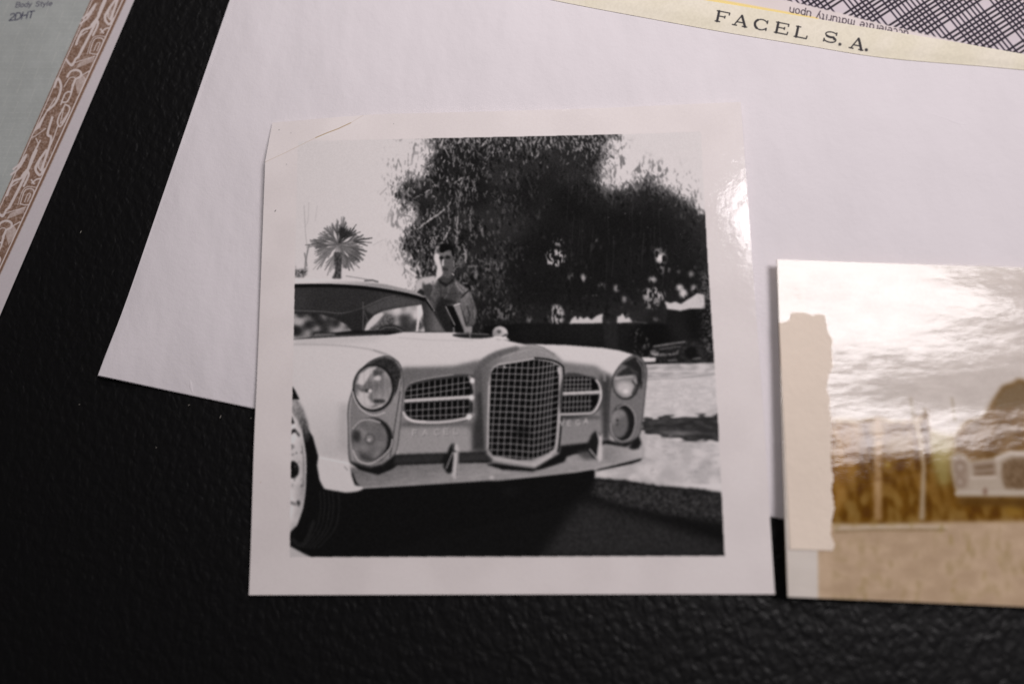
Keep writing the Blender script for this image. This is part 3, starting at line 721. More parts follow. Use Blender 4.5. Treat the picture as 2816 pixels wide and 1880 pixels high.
    line(zE([(735, 690), (790, 775), (880, 808), (980, 780)]), 3.5, 215, 2.2, .7, True)
    ell(zE([(885, 1112)])[0], 56, 58, 26, 2); ell(zE([(858, 1118)])[0], 49, 57, 118, 2.2, tex=(nb, 20)); ell(zE([(725, 1085)])[0], 12, 17, 48, 4)
    line(zE([(690, 1010), (760, 940), (860, 920), (960, 950)]), 4, 175, 2.5, .9, True)
    fill(zE([(735, 1220), (900, 1330), (1020, 1230), (980, 1330), (870, 1350), (770, 1320)]), 64, 4)
    ell(zE([(862, 1115)])[0], 15, 16, 84, 2); ell(zE([(858, 1112)])[0], 10, 10, 125, 1.5); ell(zE([(850, 1125)])[0], 4, 4, 190, 1.2)
    line(zE([(1084, 1120), (1060, 1210), (960, 1310), (850, 1362), (740, 1330), (690, 1230)]), 3.4, 188, 1.2, 1, True)
    # right pod
    pod = zF([(1520, 245), (1592, 290), (1626, 380), (1620, 500), (1590, 800), (1562, 960), (1485, 1020), (1400, 1032), (1330, 992), (1292, 900), (1290, 700), (1310, 500), (1340, 405), (1420, 302)])
    fill(pod, 112, 1.3, smooth=True); line(list(spline(pod)) + [pod[0]], 3.0, 58, 2.0, .9)
    fill(zF([(1400, 325), (1520, 255), (1592, 320), (1606, 430), (1575, 560), (1552, 480), (1540, 400), (1470, 350)]), 34, 2)
    line(zF([(1540, 290), (1585, 360), (1590, 480)]), 3, 110, 1.4, 1, True)
    ell(zF([(1438, 495)])[0], 37, 46, 26, 1.5); ell(zF([(1432, 488)])[0], 33, 43, 135, 1.5, tex=(nb, 30))
    fill(zF([(1350, 430), (1400, 380), (1470, 335), (1530, 420), (1500, 430), (1380, 440)]), 42, 2.5); fill(zF([(1330, 445), (1500, 425), (1510, 440), (1340, 465)]), 178, 2); ell(zF([(1430, 540)])[0], 22, 18, 185, 5); ell(zF([(1440, 570)])[0], 7, 6, 215, 2)
    line(zF([(1500, 480), (1530, 520), (1500, 590)]), 6, 70, 2.5)
    ell(zF([(1412, 850)])[0], 34, 50, 28, 1.6); ell(zF([(1378, 855)])[0], 25, 40, 115, 2.2, tex=(nb, 18)); ell(zF([(1362, 830)])[0], 4, 4, 40, 1.5); ell(zF([(1362, 868)])[0], 3, 4, 50, 1.5)
    line(zF([(1300, 860), (1320, 960), (1400, 1020), (1480, 985), (1520, 880), (1515, 770), (1440, 690), (1360, 720)]), 2.6, 165, 1.2, .9, True)
    # ---- gap above the bumper, bumper, guards
    gapp = zE([(650, 1335), (760, 1372), (862, 1398), (985, 1370), (1112, 1270), (2045, 1238)]) + zF([(170, 1130), (240, 1205), (620, 1268), (835, 1130), (850, 1055), (1290, 1005), (1400, 1035), (1485, 1022), (1562, 975), (1580, 1060), (1500, 1120), (1100, 1150), (880, 1215), (600, 1300), (0, 1300)]) + zE([(1100, 1420), (980, 1490), (760, 1450)])
    fill(gapp, 22, 2.4)
    fill(zE([(1110, 1290), (1600, 1262), (1580, 1345), (1100, 1365)]), 46, 3); fill(zE([(1760, 1262), (2030, 1255), (2100, 1330), (1760, 1345)]), 50, 3)
    bump = zG([(945, 268), (1040, 310), (1200, 352), (1330, 300), (1380, 262), (1800, 246), (2300, 238)]) + zF([(180, 1228), (330, 1272), (600, 1282), (700, 1275), (880, 1205), (905, 1160), (960, 1140), (1100, 1112), (1250, 1042), (1440, 1072), (1560, 1010), (1605, 1080), (1600, 1165), (1400, 1215), (1200, 1260), (1000, 1295), (600, 1340), (0, 1388)]) + zG([(1700, 437), (1080, 476), (1030, 472), (990, 442)])
    fill(bump, 0, 1.3, grad=((1150, 1270), 112, (1162, 1335), 150), tex=(nh, 6))
    line(zG([(1035, 472), (1400, 452), (2000, 415)]) + zF([(300, 1368), (600, 1335), (1000, 1290), (1590, 1165)]), 3.5, 172, 1.5, .8)
    fill(zF([(1250, 1060), (1440, 1080), (1560, 1040), (1600, 1090), (1595, 1155), (1300, 1215), (1240, 1180)]), 0, 4, .8, grad=(zF([(1250, 1100)])[0], 125, zF([(1590, 1110)])[0], 185))
    fill(zF([(1000, 1110), (1120, 1090), (1180, 1170), (1080, 1185), (1010, 1140)]), 62, 4, .8); fill(zF([(830, 1140), (900, 1150), (895, 1195), (780, 1225), (640, 1270), (600, 1290), (330, 1270), (240, 1225), (620, 1262)]), 20, 2.5)
    fill(zF([(1460, 1080), (1500, 1030), (1560, 975), (1580, 1040), (1555, 1085), (1510, 1095)]), 26, 1.8)
    ell(zG([(2250, 375)])[0], 6, 5, 190, 2)
    fill(zF([(1165, 1275), (1590, 1168), (1570, 1195), (1490, 1222), (1180, 1285)]), 14, 1.2)
    fill(zG([(632, 182), (700, 190), (932, 240), (952, 330), (985, 432), (1060, 470), (1010, 503), (900, 516), (700, 482), (655, 400), (632, 262)]), 207, 1.2, smooth=True)
    line(zG([(640, 186), (760, 210), (930, 246)]), 3, 224, 1.5); line(zG([(890, 275), (915, 305)]), 3, 150, 2)
    fill(zG([(940, 250), (962, 330), (1000, 420), (1035, 455), (985, 448), (955, 360)]), 26, 1.5)
    line(zG([(660, 420), (700, 486), (900, 522), (1050, 500)]), 4, 120, 2.5, .6, True)
    fill(zE([(1690, 1150), (1655, 1200), (1590, 1395), (1640, 1465), (1700, 1450), (1735, 1200)]), 24, 2); line(zE([(1690, 1250), (1625, 1410)]), 2.5, 160, 1.2)
    fill(zE([(1692, 1150), (1742, 1172), (1757, 1230), (1740, 1500), (1702, 1518), (1682, 1480), (1700, 1300)]), 185, 1.4); line(zE([(1705, 1165), (1700, 1240), (1722, 1240)]), 4, 60, 1.5); line(zE([(1748, 1240), (1730, 1490)]), 3, 110, 1.2)
    fill(zF([(1172, 918), (1130, 960), (1075, 1080), (1150, 1172), (1190, 1182), (1198, 1000)]), 26, 2); line(zF([(1115, 1090), (1180, 1170)]), 4, 150, 1.4)
    fill(zF([(1176, 920), (1226, 960), (1226, 1180), (1200, 1207), (1178, 1160), (1198, 1005)]), 195, 1.4); fill(zF([(1176, 920), (1222, 955), (1205, 980)]), 90, 1.5)
    # ---- wheel, tyre and the shadow under the car
    fill(zG([(560, -60), (600, 0), (648, 180), (635, 262), (655, 400), (700, 482), (900, 517), (1010, 505), (1080, 480), (1700, 438), (2200, 405)]) + zF([(300, 1372), (600, 1342), (1165, 1280), (1150, 1380), (900, 1600), (-400, 1900)]) + zR([(700, 1478), (210, 1483), (30, 1385), (30, 1250), (140, 1060), (186, 800), (186, 600), (150, 330)]), 15, 1.4)
    ell(zH([(60, 440)])[0], 26, 12, 24, 6, .6)
    fill(zR([(40, 240), (62, 238), (120, 330), (165, 480), (182, 650), (177, 880), (150, 1055), (95, 1205), (25, 1275)]), 0, 1.4, grad=(zR([(60, 700)])[0], 212, zR([(180, 700)])[0], 165), tex=(nb, 16))
    for pts, t in (([(40, 250), (66, 262), (90, 322), (40, 335)], 26), ([(55, 385), (90, 365), (135, 425), (125, 440), (100, 400), (80, 400), (50, 430)], 22), ([(40, 500), (80, 505), (90, 530), (40, 560)], 130), ([(95, 1000), (118, 985), (130, 1010), (115, 1045)], 38), ([(40, 990), (90, 1010), (100, 1035), (40, 1020)], 120)):
        fill(zR(pts), t, 2)
    ell(zR([(70, 722)])[0], 17, 24, 16, 1.6)
    for _ in range(22):
        x, y = random.uniform(50, 150), random.uniform(560, 900); ell(zR([(x, y)])[0], random.uniform(1, 3), random.uniform(1, 4), random.choice((90, 140, 60)), 1.2, .7)
    line(zR([(160, 480), (180, 660), (174, 880), (146, 1060), (92, 1205)]), 3, 190, 1.5, .8, True); line(zR([(152, 520), (165, 660), (158, 860)]), 4, 120, 2, .7, True)
    fill(zR([(40, 112), (120, 118), (165, 200), (202, 320), (222, 430), (192, 490), (155, 390), (115, 295), (62, 222), (40, 200)]), 0, 3, grad=(zR([(60, 200)])[0], 150, zR([(205, 420)])[0], 60), tex=(nv2, 18))
    fill(zR([(60, 0), (72, 5), (92, 35), (132, 116), (50, 116)]), 18, 1.4)
    for off in (0, 35, 75, 110, 160): line(zR([(300 + off, 910), (305 + off, 1060), (262 + off, 1240), (150 + off * .8, 1400)]), 3, 36, 1.6, .8, True)
    line(zR([(60, 1330), (120, 1380), (180, 1330), (240, 1180)]), 10, 34, 5, .8, True)
    fill(zR([(20, 1380), (60, 1400), (140, 1445), (218, 1482), (225, 1500), (0, 1520)]), 188, 1.3)
    # ---- emulsion wear: hair-fine scratches and dust in the dark part
    for _ in range(46):
        x, y = random.uniform(1560, 1860), random.uniform(430, 720); l = random.uniform(20, 120); s = random.uniform(-.12, .06)
        line([(x, y), (x + s * l * .5 + random.uniform(-2, 2), y + l / 2), (x + s * l, y + l)], .9, 74, .7, random.uniform(.2, .65), True)
    for _ in range(40):
        x, y = random.uniform(1400, 1930), random.uniform(500, 900); ell((x, y), random.uniform(.6, 1.6), random.uniform(.6, 1.6), 150, .7, random.uniform(.3, .9))
    # film grain, printing softness
    g = noise(sh, .9, .9, 21) - .5
    cv.im = np.stack([blur(cv.im[..., k], 1.25) for k in range(3)], 2)
    t = cv.im[..., :1] / 208
    cv.im = cv.im + g[..., None] * (5 + 9 * t * (1 - t) * 4)
    cv.im *= np.array([1.0, .975, .972]) + (1 - t) * np.array([0, .02, .03])
    # paper margin round the picture
    inner = [(823, 393), (1100, 385), (1500, 373), (1927, 361), (1945, 700), (1971, 1100), (1995.4, 1528.6), (1400, 1531), (789.7, 1532), (800, 1180), (811, 770)]
    bb, M = cv.mask(inner, .9)
    full = np.zeros(sh); full[bb[1]:bb[3], bb[0]:bb[2]] = M
    pap = paper + (noise(sh, 30, 30, 31)[..., None] - .5) * 5 + (noise(sh, .8, .8, 32)[..., None] - .5) * 4
    cv.im = pap + (cv.im - pap) * full[..., None]
    # cracked corner, specks on the margin
    line(zA([(150, 572), (330, 490), (480, 415), (600, 355)]), 1.3, (176, 160, 140), .8, .7)
    line(zA([(600, 355), (700, 312), (790, 278), (900, 225)]), 2.6, (158, 136, 104), .9, .95)
    line(zA([(900, 225), (1030, 140)]), 1.2, (178, 165, 150), .8, .7)
    line(zA([(610, 362), (720, 318)]), 2.2, (226, 220, 216), 1, .8)
    for x, y, r in ((270, 270, 1.3), (378, 303, 1.1), (1265, 232, 1.2), (1030, 140, 1.6), (350, 585, 1)): ell(zA([(x, y)])[0], r, r, 110, .6, .8)
    line(zA([(245, 985), (255, 973)]), 1.6, 70, .6)
    for x, y in ((190, 1465), (110, 420)): ell(zG([(x, y)])[0], 1.3, 1.3, (150, 115, 90), .8, .7)
    return cv
# ------------------------------------------------------------------ flat print 2: the sepia snapshot
zI, zJ, zS = Z(2016, 640, .38259), Z(2016, 1200, .4336), Z(2230, 1080, .24947)
def paint_sepia():
    cv = Canvas(40, -52, 132, 24, 2.2, 13.0, (206, 196, 178))
    sh = (cv.h, cv.w)
    n1 = noise(sh, 5, 9, 41); n2 = noise(sh, 14, 8, 42); n3 = noise(sh, 1.2, 1.2, 43); n4 = noise(sh, 4.5, 9, 44)
    fill, line, ell = cv.fill, cv.line, cv.ell
    DK, MD, OL, TAN = (104, 70, 18), (140, 102, 42), (152, 136, 84), (160, 128, 88)
    def both(f, pts, *a, **k):
        f(pts, *a, **k); f([(5616 - x, y) for x, y in pts], *a, **k)
    # sky, then the dark scrub behind
    fill([(2150, 700), (3600, 760), (3600, 1250), (2150, 1250)], (200, 191, 184), 2, tex=(n2, 5))
    scrub = zS([(150, 330), (250, 300), (450, 330), (620, 290), (760, 280), (880, 320), (1100, 320), (1260, 250), (1300, 430), (1480, 500), (1600, 470), (1700, 330)]) + [(2760, 1130), (3600, 1120), (3600, 1440), (2270, 1440)]
    fill(scrub, DK, 3, tex=(n1, 20))
    fill(zS([(220, 340), (480, 330), (520, 620), (500, 850), (380, 980), (370, 1220), (230, 1330)]), (138, 98, 40), 9, tex=(n4, 18))
    bb, M = cv.mask(scrub, 4); n = n4[bb[1]:bb[3], bb[0]:bb[2]]
    cv.comp(bb, np.clip((n - .5) * 2, 0, 1) * M * .4, MD)
    fill(zS([(1290, 430), (1500, 480), (1600, 480), (1560, 700), (1540, 1000), (1420, 1020), (1330, 760)]), OL, 7, tex=(n2, 12))
    fill(zS([(800, 540), (1080, 440), (1110, 620), (840, 640)]), (128, 100, 56), 8)
    bb, M = cv.mask(zS([(220, 1180), (1000, 1100), (1500, 1280), (2349, 1280), (2349, 1500), (220, 1500)]), 10); n = n1[bb[1]:bb[3], bb[0]:bb[2]]
    cv.comp(bb, np.clip((n - .4) * 2, 0, 1) * M * .55, (138, 110, 58))
    fill(zS([(2150, 1170), (2349, 1170), (2349, 1330), (2150, 1330)]), (140, 106, 40), 6)
    # posts
    fill(zS([(690, 280), (765, 280), (775, 1400), (690, 1400)]), TAN, 3, tex=(n4, 10))
    fill(zS([(1120, 250), (1160, 240), (1240, 520), (1265, 800), (1250, 1400), (1195, 1400), (1225, 800), (1190, 560)]), (166, 148, 126), 2.5)
    fill(zS([(1250, 180), (1275, 180), (1300, 420), (1310, 700), (1270, 780), (1235, 420)]), (92, 62, 30), 3)
    for x in (1040, 1500): line(zS([(x + 60, 60), (x + 90, 300)]), 5, (150, 135, 110), 4, .6)
    line(zS([(700, 520), (780, 510)]), 5, (110, 84, 50), 3, .8); line(zS([(690, 950), (775, 945)]), 5, (125, 92, 56), 3, .8)
    ell(zS([(845, 790)])[0], 7, 7, (158, 130, 50), 3)
    # ground
    gr = zJ([(520, 560), (900, 568), (1300, 540), (1845, 535)]) + [(3600, 1430), (3600, 1800), (2100, 1800)] + zJ([(520, 1100)])
    fill(gr, (180, 156, 130), 4, tex=(n2, 10))
    bb, M = cv.mask(zJ([(620, 560), (1845, 535), (2600, 540), (2600, 1200), (620, 1100)]), 6); n = .6 * n2[bb[1]:bb[3], bb[0]:bb[2]] + .4 * n4[bb[1]:bb[3], bb[0]:bb[2]]
    cv.comp(bb, np.clip((n - .55) * 2.4, 0, 1) * M * .5, (142, 122, 84))
    line(zJ([(640, 585), (800, 590), (900, 575), (1180, 568), (1350, 578)]), 6, (188, 172, 150), 2.5, .8); line(zJ([(640, 600), (900, 590), (1350, 590)]), 4, (112, 90, 56), 2.5, .7)
    for _ in range(34):
        x, y = random.uniform(620, 2600), random.uniform(520, 1050); h = random.uniform(15, 60)
        line(zJ([(x, y), (x + random.uniform(-14, 14), y - h)]), random.uniform(4, 9), (142, 122, 70), 4, random.uniform(.2, .55))
    # car: dark upper body, pale nose
    both(fill, zS([(1640, 560), (1700, 360), (1900, 280), (2010, 80), (2120, -80), (2360, -160), (2360, 720), (2200, 650), (1780, 740), (1600, 660)]), (112, 82, 42), 4, tex=(n1, 8))
    both(fill, zS([(2030, 100), (2130, -50), (2360, -120), (2360, 160), (2060, 180)]), (120, 100, 74), 4)
    both(fill, zS([(1545, 720), (1590, 655), (1680, 660), (1760, 745), (2000, 715), (2100, 670), (2220, 640), (2360, 650), (2360, 1145), (1640, 1140), (1590, 1050), (1550, 860)]), (172, 158, 142), 3)
    both(fill, zS([(1570, 740), (1640, 690), (1710, 720), (1745, 860), (1740, 1040), (1660, 1050), (1600, 980)]), (150, 132, 116), 4)
    for y, r in ((820, 1.0), (980, .9)):
        for sx in (1, -1):
            c = zS([(1650, y)])[0]; c = c if sx > 0 else (5616 - c[0], c[1])
            ell(c, 15 * r, 18 * r, (128, 108, 90), 2.5); ell(c, 10 * r, 12 * r, (166, 150, 136), 3)
    both(fill, zS([(1780, 770), (2040, 735), (2060, 920), (1810, 950)]), (152, 134, 118), 3)
    for y in (800, 880): both(fill, zS([(1800, y + 10), (2030, y - 20), (2035, y + 25), (1815, y + 45)]), (108, 86, 62), 3)
    both(fill, zS([(2120, 760), (2230, 715), (2360, 720), (2360, 1060), (2150, 1050), (2110, 900)]), (112, 90, 66), 3, tex=(n3, 12))
    both(line, zS([(2060, 720), (2220, 655), (2360, 670)]), 9, (190, 178, 166), 3)
    both(line, zS([(1780, 935), (2040, 925)]), 8, (186, 172, 158), 3); both(line, zS([(1620, 1110), (1900, 1105), (2360, 1110)]), 12, (186, 174, 160), 4)
    ell(zS([(1930, 1085)])[0], 6, 10, (128, 100, 84), 2)
    both(fill, zS([(1600, 1150), (2360, 1160), (2360, 1260), (1640, 1230)]), (88, 60, 22), 6)
    # woven screen of the paper in the mid tones
    yy, xx = np.mgrid[0:cv.h, 0:cv.w]
    t = cv.im.mean(2) / 200.0
    cv.im += (np.sin((xx + yy * 1.05) * .62) * 15 * np.clip(1.0 - t, 0, 1))[..., None]
    cv.im = np.stack([blur(cv.im[..., k], 1.8) for k in range(3)], 2) + (n3[..., None] - .5) * 6
    # pale margin at the left and top
    mar = [(2100, 690), (2210, 690)] + zJ([(470, 0), (524, 700), (526, 1020)]) + [(2245, 1700), (2100, 1700)]
    fill(mar, (203, 195, 187), 1.5, tex=(n2, 3))
    fill([(2100, 690), (3600, 740), (3600, 772), (2100, 745)], (200, 191, 184), 6)
    return cv

# ------------------------------------------------------------------ flat print 3: the title paper with its engraved border
zK, zL = Z(0, 0, .2997), Z(0, 400, .31884)
def paint_title():
    cv = Canvas(-128, -12, -66, 108, .3, 12.0, (176, 169, 172))
    sh = (cv.h, cv.w)
    nf = noise(sh, 1.0, 1.0, 51); nl = noise(sh, 12, 12, 52)
    fill, line = cv.fill, cv.line
    e0, e1 = np.array(zK([(1160, 0)])[0]), np.array(zK([(440, 1568)])[0]); dv = (e1 - e0)
    f0, f1 = np.array(zK([(838, 0)])[0]), np.array(zK([(140, 1568)])[0]); dw = (f1 - f0)
    o = lambda t, s: tuple((f0 + dw * t) * (1 - s) + (e0 + dv * t) * s)     # t along the band, s across it (0 inner edge, 1 outer edge)
    B, L = (116, 92, 78), (188, 178, 176)
    fill([o(-1.6, 0), o(2.2, 0), (-1100, 1100), (-1100, -900)], (148, 152, 150), 1.2, tex=(nl, 3))
    # security print: slanted dashes and faint rows
    for i in range(-14, 40):
        for k in range(-10, 26):
            x, y = -420 + i * 38 - k * 10, k * 58 + (i % 3) * 19 - 300
            line([(x, y), (x - 14, y + 34)], 1.2, (176, 176, 170), .8, .55)
    for k in range(-16, 60):
        y = k * 15.5
        for i in range(40):
            x = -400 + i * 17 + (k % 2) * 8
            line([(x, y), (x + 10, y + .3)], 2.0, (170, 174, 170), 1.2, random.uniform(.15, .4))
    fill([o(-1.6, -.02), o(2.4, -.02), o(2.4, 1.0), o(-1.6, 1.0)], B, .8, tex=(nf, 12))
    for s, w in ((.035, 3), (.90, 4.5)):
        line([o(-1.6, s), o(2.4, s)], w, L, .8)
    per = np.array((-191.0, 414.0))
    strokes = [([(970, 0), (905, 150), (835, 300), (720, 525)], 9), ([(1060, 0), (965, 150), (1000, 225), (1045, 175)], 8), ([(1010, 60), (990, 150), (1020, 190)], 3), ([(700, 410), (722, 350), (760, 282), (830, 252), (882, 180)], 8),
               ([(855, 325), (900, 225), (880, 188), (840, 230)], 7), ([(740, 330), (800, 290)], 4), ([(822, 490), (870, 362), (948, 368), (905, 492), (822, 490)], 3.5), ([(862, 470), (892, 400), (918, 402), (888, 468)], 3), ([(800, 500), (862, 345), (985, 340)], 2.5),
               ([(610, 550), (660, 605), (695, 545), (720, 525)], 7), ([(650, 590), (740, 560), (870, 520)], 3), ([(620, 705), (650, 660), (700, 645), (742, 665), (738, 705), (690, 740), (655, 850)], 7), ([(590, 800), (640, 720), (690, 720), (660, 790)], 3),
               ([(500, 800), (532, 722), (562, 792), (542, 880), (500, 960), (440, 1012)], 8), ([(742, 700), (820, 655)], 4), ([(560, 960), (602, 860), (655, 852), (620, 932), (575, 940)], 5), ([(600, 960), (530, 1105), (560, 1160), (642, 1005), (600, 960)], 5), ([(585, 1000), (555, 1130)], 3),
               ([(480, 1080), (438, 1230), (470, 1285), (380, 1560)], 8), ([(530, 1160), (480, 1300), (420, 1420)], 4), ([(510, 900), (290, 1250), (420, 1180)], 3), ([(370, 1290), (300, 1420), (250, 1560)], 5), ([(330, 1270), (350, 1330), (310, 1400)], 3), ([(160, 1530), (240, 1420), (215, 1480)], 6),
               ([(760, 170), (840, 110), (800, 170), (740, 220)], 7), ([(930, 300), (970, 265), (1010, 260)], 5), ([(925, 270), (950, 305)], 5)]
    for i in range(9): strokes.append(([(505 - i * 9, 905 + i * 14), (318 + i * 6, 1205 - i * 4)], 1.6))
    for i in range(16): strokes.append(([(735 + i * 9, 575 - i * 4), (700 + i * 10, 630 - i * 4)], 1.5))
    for i in range(14): strokes.append(([(760 + i * 3, 690 + i * 4), (690 + i * 2, 760 + i * 8)], 1.4))
    for i in range(8): strokes.append(([(640 - i * 6, 1010 + i * 16), (575 - i * 3, 1110 + i * 4)], 1.4))
    for i in range(10): strokes.append(([(1000 + i * 5, 60 + i * 6), (975 + i * 6, 150 + i * 7)], 1.3))
    for k in (-2, -1, 0, 1, 2):
        for pts, w in strokes:
            q = [(x + per[0] * k, y + per[1] * k) for x, y in zK(pts)]
            line(q, w * .95, L, 1.0, .95, len(q) > 2)
    bb, M = cv.mask([o(-1.6, 0.04), o(2.4, 0.04), o(2.4, .88), o(-1.6, .88)], 1)
    n = noise(sh, 1.6, 1.6, 55)[bb[1]:bb[3], bb[0]:bb[2]]
    cv.comp(bb, np.clip((n - .60) * 3, 0, 1) * M * .3, L)
    line([o(-1.6, .945), o(2.4, .945)], 5, (112, 86, 70), .8)
    ux, uy = (9.6, -.9), (5.2, -13.6)
    text(cv, 'Body Style', (43, 21), (15.8, -.75), (3.6, -13.4), 2.3, (72, 70, 84))
    text(cv, '2DHT', (25, 57.5), (20.5, -2.3), (5.0, -19), 3.0, (52, 52, 70))
    cv.im += (nf[..., None] - .5) * 4
    return cv

# ------------------------------------------------------------------ flat prints 4 and 5: the certificate
zM, zN = Z(1500, 0, .56024), Z(1900, 0, .38995)
def paint_strip():
    cv = Canvas(-36, 38, 126, 90, 2.0, 11.0, (226, 219, 201))
    sh = (cv.h, cv.w)
    n1 = noise(sh, 14, 14, 61); n2 = noise(sh, 1.4, 1.4, 62)
    cv.im += (n1[..., None] - .5) * np.array([5, 5, 9]) + (n2[..., None] - .5) * 7
    e = (.981, .194); up = (15, -70)
    ink = (58, 56, 58)
    for ch, x, y, w in (('F', 178, 130, 92), ('A', 300, 156, 102), ('C', 447, 184, 100), ('E', 597, 211, 94), ('L', 738, 240, 90), ('S', 940, 272, 98), ('A', 1128, 318, 100)):
        caps(cv, ch, zN([(x, y)])[0], e, (up[0] * .38995, up[1] * .38995), w * .38995, ink, 6.4, 3.4)
    for x, y in ((1062, 296), (1250, 335)): cv.ell(zN([(x, y)])[0], 4.2, 4.0, ink, .7)
    cv.line(zN([(893, 140), (880, 300)]), 2.4, (232, 226, 208), 1.2, .7)
    return cv
def paint_panel():
    cv = Canvas(-36, 34, 150, 126, 1.5, 9.0, (212, 202, 200))
    sh = (cv.h, cv.w)
    n1 = noise(sh, 16, 16, 71)
    cv.im += (n1[..., None] - .5) * 6
    # field of crossing engraved lines above a plain margin
    field = zN([(-900, -330), (640, -18), (900, 45), (1060, 84), (1340, 158), (1750, 256), (2090, 330), (2310, 366), (3600, 640), (3600, -2600), (-900, -2600)])
    keep = cv.im.copy()
    cv.fill(field, (196, 186, 196), 1, .6)
    for ang, seed, tone in ((-32.5, 3, (30, 26, 32)), (51.0, 8, (40, 34, 46))):
        r = random.Random(seed)
        c, s = math.cos(math.radians(ang)), math.sin(math.radians(ang))
        off = -2600.0
        while off < 2600:
            for g in range(r.choice((5, 6, 7, 8))):
                off += 32 + r.uniform(-3, 3)
                if off > 2600: break
                p = (1500 - s * off, -200 + c * off)
                w = 5.4 if ang < 0 else 4.4
                a, b = (p[0] - c * 3200, p[1] - s * 3200), (p[0] + c * 3200, p[1] + s * 3200)
                cv.line(zN([a, b]), w, tone, .9, .92)
            off += r.choice((40, 55, 70))
    bb, M = cv.mask(field, .8); full = np.zeros(sh); full[bb[1]:bb[3], bb[0]:bb[2]] = M
    cv.im = keep + (cv.im - keep) * full[..., None]
    # yellow rule and the small upside-down line of text
    cv.line(zN([(-900, -172), (200, 0), (460, 48), (700, 92), (890, 128)]), 12, (238, 206, 130), 2.2, .9)
    text(cv, 'accelerate maturity upon', zN([(1540, 214)])[0], (-21.3, -4.4), (-3.2, 20.5), 2.6, (74, 66, 72), .16)
    return cv

# ------------------------------------------------------------------ the desk top
M_leather = leather_mat()
V, F = [], []
nx, ny = 60, 50
for j in range(ny + 1):
    for i in range(nx + 1):
        x, y = -260 + 520 * i / nx, -210 + 420 * j / ny
        V.append((x, y, .05 * wob(x, y, 2) - .1))
for j in range(ny):
    for i in range(nx):
        a = j * (nx + 1) + i; F.append((a, a + 1, a + nx + 2, a + nx + 1))
desk = link_mesh('leather_desk_top', V, F, [M_leather])
tag(desk, 'black grained leather covering the desk under the papers', 'desk top', kind='structure')

# a little lint on the leather
M_lint = paper_mat('lint_fibre', (.32, .30, .27), .9, .1)
V, F = [], []
for px, py, l, a in ((222, 639, .7, 1.2), (519, 1114, .5, .6), (606, 1147, .8, 1.3), (218, 1112, .4, .4), (690, 1150, .3, .9), (430, 1230, .3, 2.0)):
    c = trace(np.array([[px, py]], float), .05)[0]; dx, dy = math.cos(a) * l / 2, math.sin(a) * l / 2; w = .06
    nxv, nyv = -math.sin(a) * w, math.cos(a) * w; b = len(V)
    for zz in (.03, .13):
        V += [(c[0] - dx, c[1] - dy, zz), (c[0] + nxv, c[1] + nyv, zz), (c[0] + dx, c[1] + dy, zz), (c[0] - nxv, c[1] - nyv, zz)]
    F += [(b, b + 3, b + 2, b + 1), (b + 4, b + 5, b + 6, b + 7)] + [(b + k, b + (k + 1) % 4, b + 4 + (k + 1) % 4, b + 4 + k) for k in range(4)]
tag(link_mesh('dust', V, F, [M_lint]), 'pale specks of lint scattered on the black leather', 'dust', kind='stuff')

# ------------------------------------------------------------------ white envelope
M_env = paper_mat('envelope_paper', (.80, .755, .785), .9, .15, .00008, .05, 800.0, .0011)
env = tag(empty('envelope', -77, -7), 'large plain white envelope lying under both snapshots', 'envelope')
EB = [(-77.2, -6.6), (150, -50.8), (178, 66), (-48.6, 110)]
def env_z(x, y, u, v):
    d = min(u * 230, v * 118, (1 - u) * 230, (1 - v) * 118)
    return .35 + .5 * (1 - math.exp(-d / 7)) + .13 * wob(x, y) * (1 - math.exp(-d / 14))
def env_at(x, y):
    u = (x + 77) / 227; v = (y + 7 + .194 * (x + 77)) / 118
    return env_z(x, y, min(max(u, .03), .97), min(max(v, .06), .94))
def f_back(u, v):
    x, y = quad(EB, u, v)
    r2 = (u * 230) ** 2 + (v * 118) ** 2
    return x, y, .24 + .85 * math.exp(-r2 / 80)
def f_front(u, v):
    x, y = quad([(-77.0, -6.5), (150, -50.6), (177.5, 65.8), (-46.9, 109.4)], u, v)
    r2 = (u * 230) ** 2 + (v * 118) ** 2
    return x, y, env_z(x, y, u, v) + 1.0 * math.exp(-r2 / 80)
sheet('back_panel', f_back, 60, 40, .12, M_env, M_env, env)
sheet('front_panel', f_front, 150, 90, .12, M_env, M_env, env)
# faint creases pressed into the paper
def crease(pts, w, depth, parent):
    pts = spline(pts, 6, False); V, F = [], []
    for k, p in enumerate(pts):
        t = pts[min(k + 1, len(pts) - 1)] - pts[max(k - 1, 0)]; t /= np.linalg.norm(t); n = np.array((-t[1], t[0]))
        f = math.sin(math.pi * k / (len(pts) - 1))
        u = (p[0] + 77) / 227; v = (p[1] + 7 + .194 * (p[0] + 77)) / 118
        zb = env_z(p[0], p[1], u, v)
        for s, hz in ((-1, -.02), (0, depth * f + .004), (1, -.02)):
            q = p + n * s * w * f; V.append((q[0], q[1], zb + hz))
    for k in range(len(pts) - 1):
        for s in (0, 1): F.append((3 * k + s, 3 * k + s + 1, 3 * k + s + 4, 3 * k + s + 3))
    return link_mesh('crease', V, F, [M_env], parent)
for S in ([(2545, 308), (2600, 325), (2640, 340), (2670, 340)], [(2020, 800), (2050, 770), (2062, 750)], [(520, 1042), (522, 1060), (526, 1080)]):
    crease(trace(np.array(S, float), .9), .35, .07, env)

